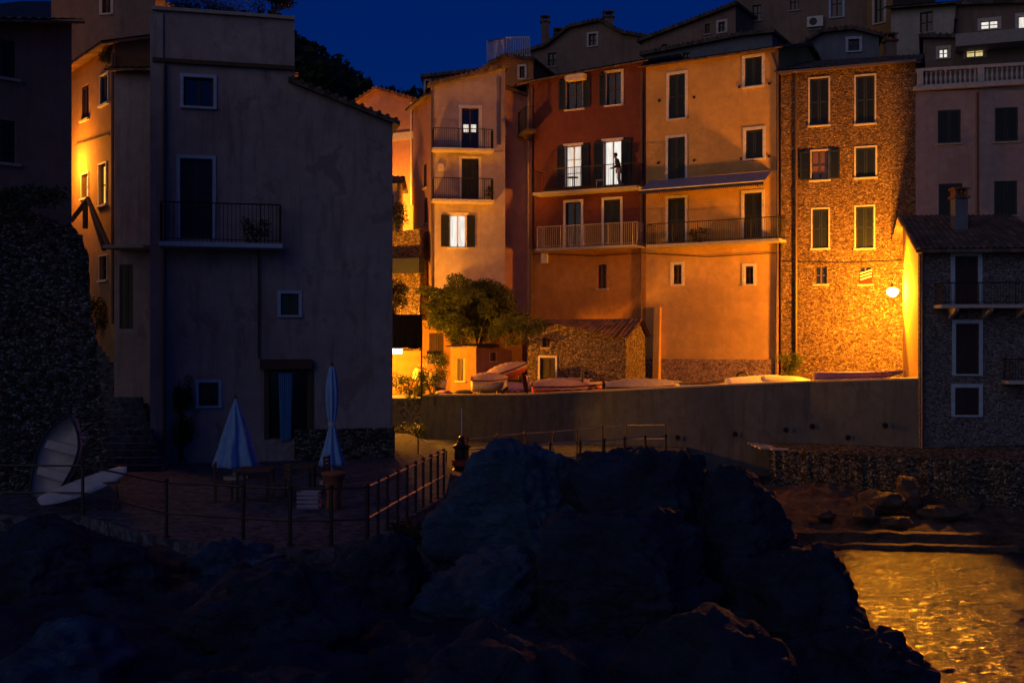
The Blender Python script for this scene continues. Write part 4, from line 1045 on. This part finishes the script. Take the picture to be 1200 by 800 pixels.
for a in range(6): sp.tube([(0,0,1.0),(.25*math.cos(a*math.pi/3),0,1.0+.25*math.sin(a*math.pi/3))],.012,4)
sp.build('spokes','rail',wh); MB().tube([(-.6,.3,.1),(0,.1,1.0),(.6,.3,.1)],.03,6).build('frame','rail',trl)
# moped by the hut
mo = thing('moped','purple moped parked left of the cobble hut, showing above sea wall','moped',PXY(611,50.4,SQ),R(10))
for x in (-.55,.55):
    w_ = MB(); w_.tube([(x+.26*math.cos(a*math.pi/9),0,.28+.26*math.sin(a*math.pi/9)) for a in range(19)],.05,6,False); w_.build('wheel','iron',mo)
MB().prism([(-.6,-.14,.35),(.1,-.14,.35),(.1,.14,.35),(-.6,.14,.35)],[(-.7,-.12,.78),(.05,-.1,.7),(.05,.1,.7),(-.7,.12,.78)]).build('body','purple',mo)
MB().box(-.65,0,-.13,.13,.79,.87).build('seat','iron',mo); MB().prism([(.32,-.16,.35),(.42,-.16,.35),(.42,.16,.35),(.32,.16,.35)],[(.25,-.1,1.0),(.33,-.1,1.0),(.33,.1,1.0),(.25,.1,1.0)]).build('leg_shield','purple',mo)
MB().tube([(.22,-.33,1.08),(.3,0,1.02),(.22,.33,1.08)],.02,6).build('handlebar','iron',mo); MB().lathe([(.02,0),(.09,.03),(.09,.1)],10,(.33,0,.95)).build('headlight','rail',mo)
# low coloured bits on the square between boats
for k,(px,D,lb,mt,s_) in enumerate(((521,51.4,'small lilac upturned plastic tub beside orange shed','purple',.3),(541,51.1,'small navy folded tarp bundle at orange shed foot','navy',.35),(800,48,'small pale fender heap between covered and white boats','hull',.25))):
    boulder(PXY(px,D,SQ+.45),(s_*1.4,s_,s_*.6),60+k,lb,mt,8,3,.04,cat='bundle').name = 'bundle'
    c = [o for o in col.objects if o.get('label')==lb][0]; c.location.z = SQ+s_*.55
# left: propped dinghy and a white board
dn = thing('dinghy','pale dinghy stood on end against dark stone wall, left of the steps','boat',P(78,602,24.6))
dn.location.z = TZ; 
mtx = Matrix.Translation((-.1,.3,.98))@Matrix.Rotation(R(16),4,'Y')@Matrix.Rotation(R(-14),4,'X')@Matrix.Rotation(R(62),4,'Z')@Matrix.Rotation(R(-90),4,'Y')
hm = hull_mesh(1.9,1.2,.34,bow=2.2,transom=.6); hm.v = [tuple(mtx@Vector(v)) for v in hm.v]; hm.build('hull','ghull',dn,True)
for sg in (-1,1):
    pts = []
    for i in range(23): x,b,s2,k = station(i/22,1.9,1.2,.34,bow=2.2,transom=.6); pts.append(mtx@Vector((x,sg*b,s2)))
    MB().tube(pts,.03,6).build('rub_rail','navy',dn)
for tt in (.3,.62):
    x,b,s2,k = station(tt,1.9,1.2,.34,bow=2.2,transom=.6); q = MB().box(x-.09,x+.09,-b*.93,b*.93,s2*.7,s2*.7+.025); q.v = [tuple(mtx@Vector(v)) for v in q.v]; q.build('thwart','ghull',dn)
bd = thing('board','long flat white board resting on a trestle, before the propped dinghy','board',P(98,590,23.6)); bd.location.z = TZ
a_ = P(46,590,23.2)-bd.location; b_ = P(149,550,24.6)-bd.location; ax = (b_-a_); L = ax.length; ax.normalize(); sd2 = Vector((-ax.y,ax.x,0)).normalized(); upv = ax.cross(sd2); upv = upv if upv.z > 0 else -upv
tv = (upv*.85-sd2*.45).normalized(); sv = ax.cross(tv)
mb = MB(); n = 26; top = []; bot = []
for i in range(n+1):
    t_ = i/n; w = .27*(math.sin(math.pi*min(1,max(0,t_*.97+.03)))**.35); c = a_+ax*L*t_+tv*.05*(2*t_-1)**2
    for yy in (-1,-.6,0,.6,1): mb.v.append(tuple(c+sv*w*yy+tv*(.035*(1-yy*yy))))
    for yy in (1,.6,0,-.6,-1): mb.v.append(tuple(c+sv*w*yy-tv*(.035*(1-yy*yy)+.01)))
for i in range(n):
    for j in range(10): mb.f.append((i*10+j,(i+1)*10+j,(i+1)*10+(j+1)%10,i*10+(j+1)%10))
mb.build('deck','white',bd,True)
ts = thing('trestle','low timber trestle holding up the white board','trestle',P(112,596,24)); ts.location.z = TZ
MB().tube([(-.5,0,.52),(.5,.1,.6)],.03,6).build('bar','wood',ts)
for x in (-.45,.45): MB().tube([(x,-.2,0),(x,0,.54),(x,.2,0)],.02,6).build('leg','wood',ts)

# ================================================================== person on the upper balcony
def skin_fig(name, pts, edges, rad, mat, parent, sub=2, root=0):
    me = bpy.data.meshes.new(name); me.from_pydata(pts, edges, []); o = bpy.data.objects.new(name, me); col.objects.link(o); o.parent = parent
    m = o.modifiers.new('Skin','SKIN'); s_ = o.modifiers.new('Sub','SUBSURF'); s_.levels = sub; s_.render_levels = sub
    me.skin_vertices  # layer made with the modifier
    for i, v in enumerate(me.skin_vertices[0].data): v.radius = rad[i] if isinstance(rad[i], tuple) else (rad[i],rad[i]); v.use_root = (i == root)
    me.materials.append(M[mat]); m.use_smooth_shade = True
    dg = bpy.context.evaluated_depsgraph_get(); e = o.evaluated_get(dg); nm = bpy.data.meshes.new_from_object(e); o.modifiers.clear(); o.data = nm
    if not nm.materials: nm.materials.append(M[mat])
    return o
u, z = red.p.uz(725,217,-.45); z = rb1[2]+.002
pe = thing('person','person in dark jacket and pale trousers leaning at the bright doorway, seen against the light','person',red.p.w(u,-.4,z),red.p.ang+R(-60))
# joints (facing -y): slight forward lean on the rail
J = [(0,0,.93),(0,-.02,1.12),(0,-.08,1.3),(0,-.13,1.43),(0,-.17,1.5),(0,-.2,1.6),(0,-.2,1.68),
     (.1,0,.9),(.12,-.05,.5),(.13,.03,.08),(.13,-.12,.035),(-.1,0,.9),(-.13,.02,.5),(-.12,.1,.08),(-.12,-.05,.035),
     (.18,-.12,1.39),(.25,-.1,1.13),(.2,-.33,1.0),(.16,-.4,1.0),(-.18,-.12,1.39),(-.26,-.08,1.13),(-.2,-.32,1.02),(-.16,-.4,1.02)]
E = [(0,1),(1,2),(2,3),(3,4),(4,5),(5,6),(0,7),(7,8),(8,9),(9,10),(0,11),(11,12),(12,13),(13,14),(3,15),(15,16),(16,17),(17,18),(3,19),(19,20),(20,21),(21,22)]
Rd = [(.15,.11),(.135,.095),(.16,.11),(.1,.085),(.05,.05),(.085,.095),(.075,.085),.085,.06,.042,.035,.085,.06,.042,.035,.06,.045,.034,.03,.06,.045,.034,.03]
skin_fig('body',J,E,Rd,'skin',pe)
skin_fig('jacket',[(0,0,.88),(0,-.02,1.12),(0,-.08,1.3),(0,-.125,1.42),(.18,-.12,1.39),(.25,-.1,1.13),(.21,-.3,1.02),(-.18,-.12,1.39),(-.26,-.08,1.13),(-.21,-.3,1.03)],[(0,1),(1,2),(2,3),(3,4),(4,5),(5,6),(3,7),(7,8),(8,9)],[(.175,.135),(.155,.12),(.18,.13),(.12,.1),.078,.06,.05,.078,.06,.05],'jacket',pe)
skin_fig('trousers',[(0,0,.95),(.1,0,.88),(.12,-.05,.5),(.13,.03,.12),(-.1,0,.88),(-.13,.02,.5),(-.12,.1,.12)],[(0,1),(1,2),(2,3),(0,4),(4,5),(5,6)],[(.16,.125),.105,.078,.06,.105,.078,.06],'trousers',pe)
hb = MB(); hb.lathe([(.02,-.11),(.085,-.06),(.1,.02),(.085,.08),(.03,.115)],14,(0,-.17,1.66)); hb.build('hair','hair',pe,True)
fm_ = MB()
for sx in (-.032,.032): fm_.lathe([(.004,-.012),(.013,0),(.004,.012)],8,(sx,-.287,1.645))
fm_.lathe([(.004,-.02),(.016,-.01),(.006,.025)],8,(0,-.3,1.62)); fm_.build('face','skin',pe,True)
for sx in (-1,1):       # fingers curled over the rail
    for k in range(4): skin_fig('finger',[(sx*.16-.03+k*.02,-.4,1.0),(sx*.16-.03+k*.02,-.45,1.0-.01*(k==3)),(sx*.16-.03+k*.02,-.46,.965)],[(0,1),(1,2)],[.011,.009,.008],'skin',pe,1)
    skin_fig('thumb',[(sx*.12,-.38,1.0),(sx*.1,-.42,.985),(sx*.1,-.44,.965)],[(0,1),(1,2)],[.012,.01,.008],'skin',pe,1)
u, z = red.p.uz(703,217,-.5); cc = red.p.w(u,-.5,rb1[2]+.002)
chair('folding chair with pale frame on dark red house balcony, left of person',0,0,red.p.ang+R(-70),loc=cc,mat='rail')
u, z = red.p.uz(671,217,-.5); 
bt = thing('table','small round table on dark red house balcony before the left lit door','table',red.p.w(u,-.5,rb1[2]+.002))
MB().lathe([(.3,.68),(.3,.71)],16).build('tabletop','navy',bt); MB().tube([(0,0,0),(0,0,.68)],.025,6).build('leg','iron',bt); MB().lathe([(.18,0),(.18,.02)],12).build('foot','iron',bt)
u,_ = och.p.uz(820,280,-.5); pb = shrub('bushy potted plant on the ochre house long balcony',820,281,53.4,1.2,.7,1000,.05,'leafd',name='potted_plant',cat='plant',seed=40)
pb.location = och.p.w(u,-.5,ob[2]+.002)
lr_ = shrub('pot plant on lower pink house balcony, right of the dark door',572,233,56.3,.5,.7,500,.05,'leafd',name='potted_plant',cat='plant',seed=41)

# ================================================================== lamps
def lantern(px, py, D, label, watts, bracket=None, colr=(1,.315,.01), r=.14, glass=True, post=False, ground=SQ, spots=None):
    p = P(px,py,D); t = thing('street_lamp',label,'lamp',p)
    MB().lathe([(.04,-.24),(.15,-.19),(.22,-.1),(.24,0),(.2,.08),(.08,.13)],16).build('globe','bulb',t,True)
    MB().lathe([(.06,.14),(.1,.15),(.07,.26),(.03,.34)],14).build('hood','iron',t)
    if bracket: MB().tube([(0,0,.33),(0,0,.42)]+bracket,.025,6).build('bracket','iron',t)
    if post: MB().tube([(0,.0,ground-p.z),(0,0,-.2)],.05,8).build('post','iron',t)
    for aim, cone, *el in (spots or ((None,None),)):
        l = bpy.data.lights.new('lamp_light','SPOT' if aim is not None else 'POINT'); l.energy = watts; l.color = colr; l.shadow_soft_size = .33
        o = bpy.data.objects.new('lamp_light',l); col.objects.link(o); o.parent = t; o.location = (0,0,0)
        if aim is not None:
            l.spot_size = R(cone); l.spot_blend = .12
            d = Vector((math.cos(R(aim)),math.sin(R(aim)),math.tan(R(el[0])) if el else 0)); o.rotation_euler = d.to_track_quat('-Z','Y').to_euler()
    return t
sx_ = PXY(1066,45.4,0).x-P(1046,341,46.6).x
lantern(1046,341,46.6,'glaring sodium street lamp bracketed from the waterside house side wall',LA,bracket=[(.1,-.1,.8),(sx_+.1,-1.2,.95)],spots=((125,172),(-52,136)))
lantern(426,409,52.3,'low street lamp hidden behind the grey house, lighting the square',LB,post=True)
lantern(436,441,45.8,'low path lamp hidden behind the grey house corner',5000,post=True,ground=2.2,spots=((-8,44,-11),))
lantern(452,246,64.6,'street lamp up the lane lighting the peach house',LD,post=True,ground=8)
lantern(70,190,38.3,'wall lamp hidden in narrow alley behind the black corner house',LC,post=True,ground=6.7)

# ================================================================== sky, sun, camera
w = bpy.data.worlds.new('World'); sc.world = w; w.use_nodes = True; nt = w.node_tree
bgn = nt.nodes['Background']; sky = nt.nodes.new('ShaderNodeTexSky'); sky.sky_type = 'NISHITA'; sky.sun_disc = False
sky.sun_elevation = R(SUNEL); sky.sun_rotation = R(SUNROT); sky.ozone_density = 10; sky.air_density = AIR; sky.dust_density = 0; sky.altitude = 0
nt.links.new(sky.outputs[0], bgn.inputs[0]); bgn.inputs[1].default_value = SKY
sl = bpy.data.lights.new('sun','SUN'); sl.energy = SUN; sl.angle = R(60); sl.color = (1,.84,.66)
so = bpy.data.objects.new('sun', sl); col.objects.link(so); so.rotation_euler = (R(68),0,R(-38))
cam = bpy.data.cameras.new('camera'); co = bpy.data.objects.new('camera', cam); col.objects.link(co); sc.camera = co
co.location = (0,0,ZC); co.rotation_euler = (R(90),0,0); cam.sensor_width = 36; cam.lens = F/1200*36; cam.clip_start = .1; cam.clip_end = 2000
sc.view_settings.view_transform = 'Standard'; sc.view_settings.look = 'None'; sc.view_settings.exposure = 0; sc.view_settings.gamma = 1
sc.render.engine = 'CYCLES'; sc.cycles.use_denoising = True; sc.cycles.max_bounces = 5; sc.cycles.sample_clamp_indirect = 30; sc.cycles.caustics_reflective = False; sc.cycles.caustics_refractive = False

grp = {'house':'houses of the old harbour village','rock':'rocks along the shore','boat':'boats laid up by the harbour','shrub':'shrubs and climbing plants','plant':'potted plants on balconies','chimney':'chimneys on the upper roofs',
 'parasol':'closed parasols on the terrace','table':'small tables','chair':'slatted chairs','railing':'metal railings','lamp':'lamps','shed':'plaster sheds on the square','ledge':'low ledges at the water edge','post':'wooden posts by the hut','bundle':'bundles lying between the boats'}
for o in col.objects:
    c = o.get('category')
    if c in grp and not o.get('group') and o.parent is None: o['group'] = grp[c]
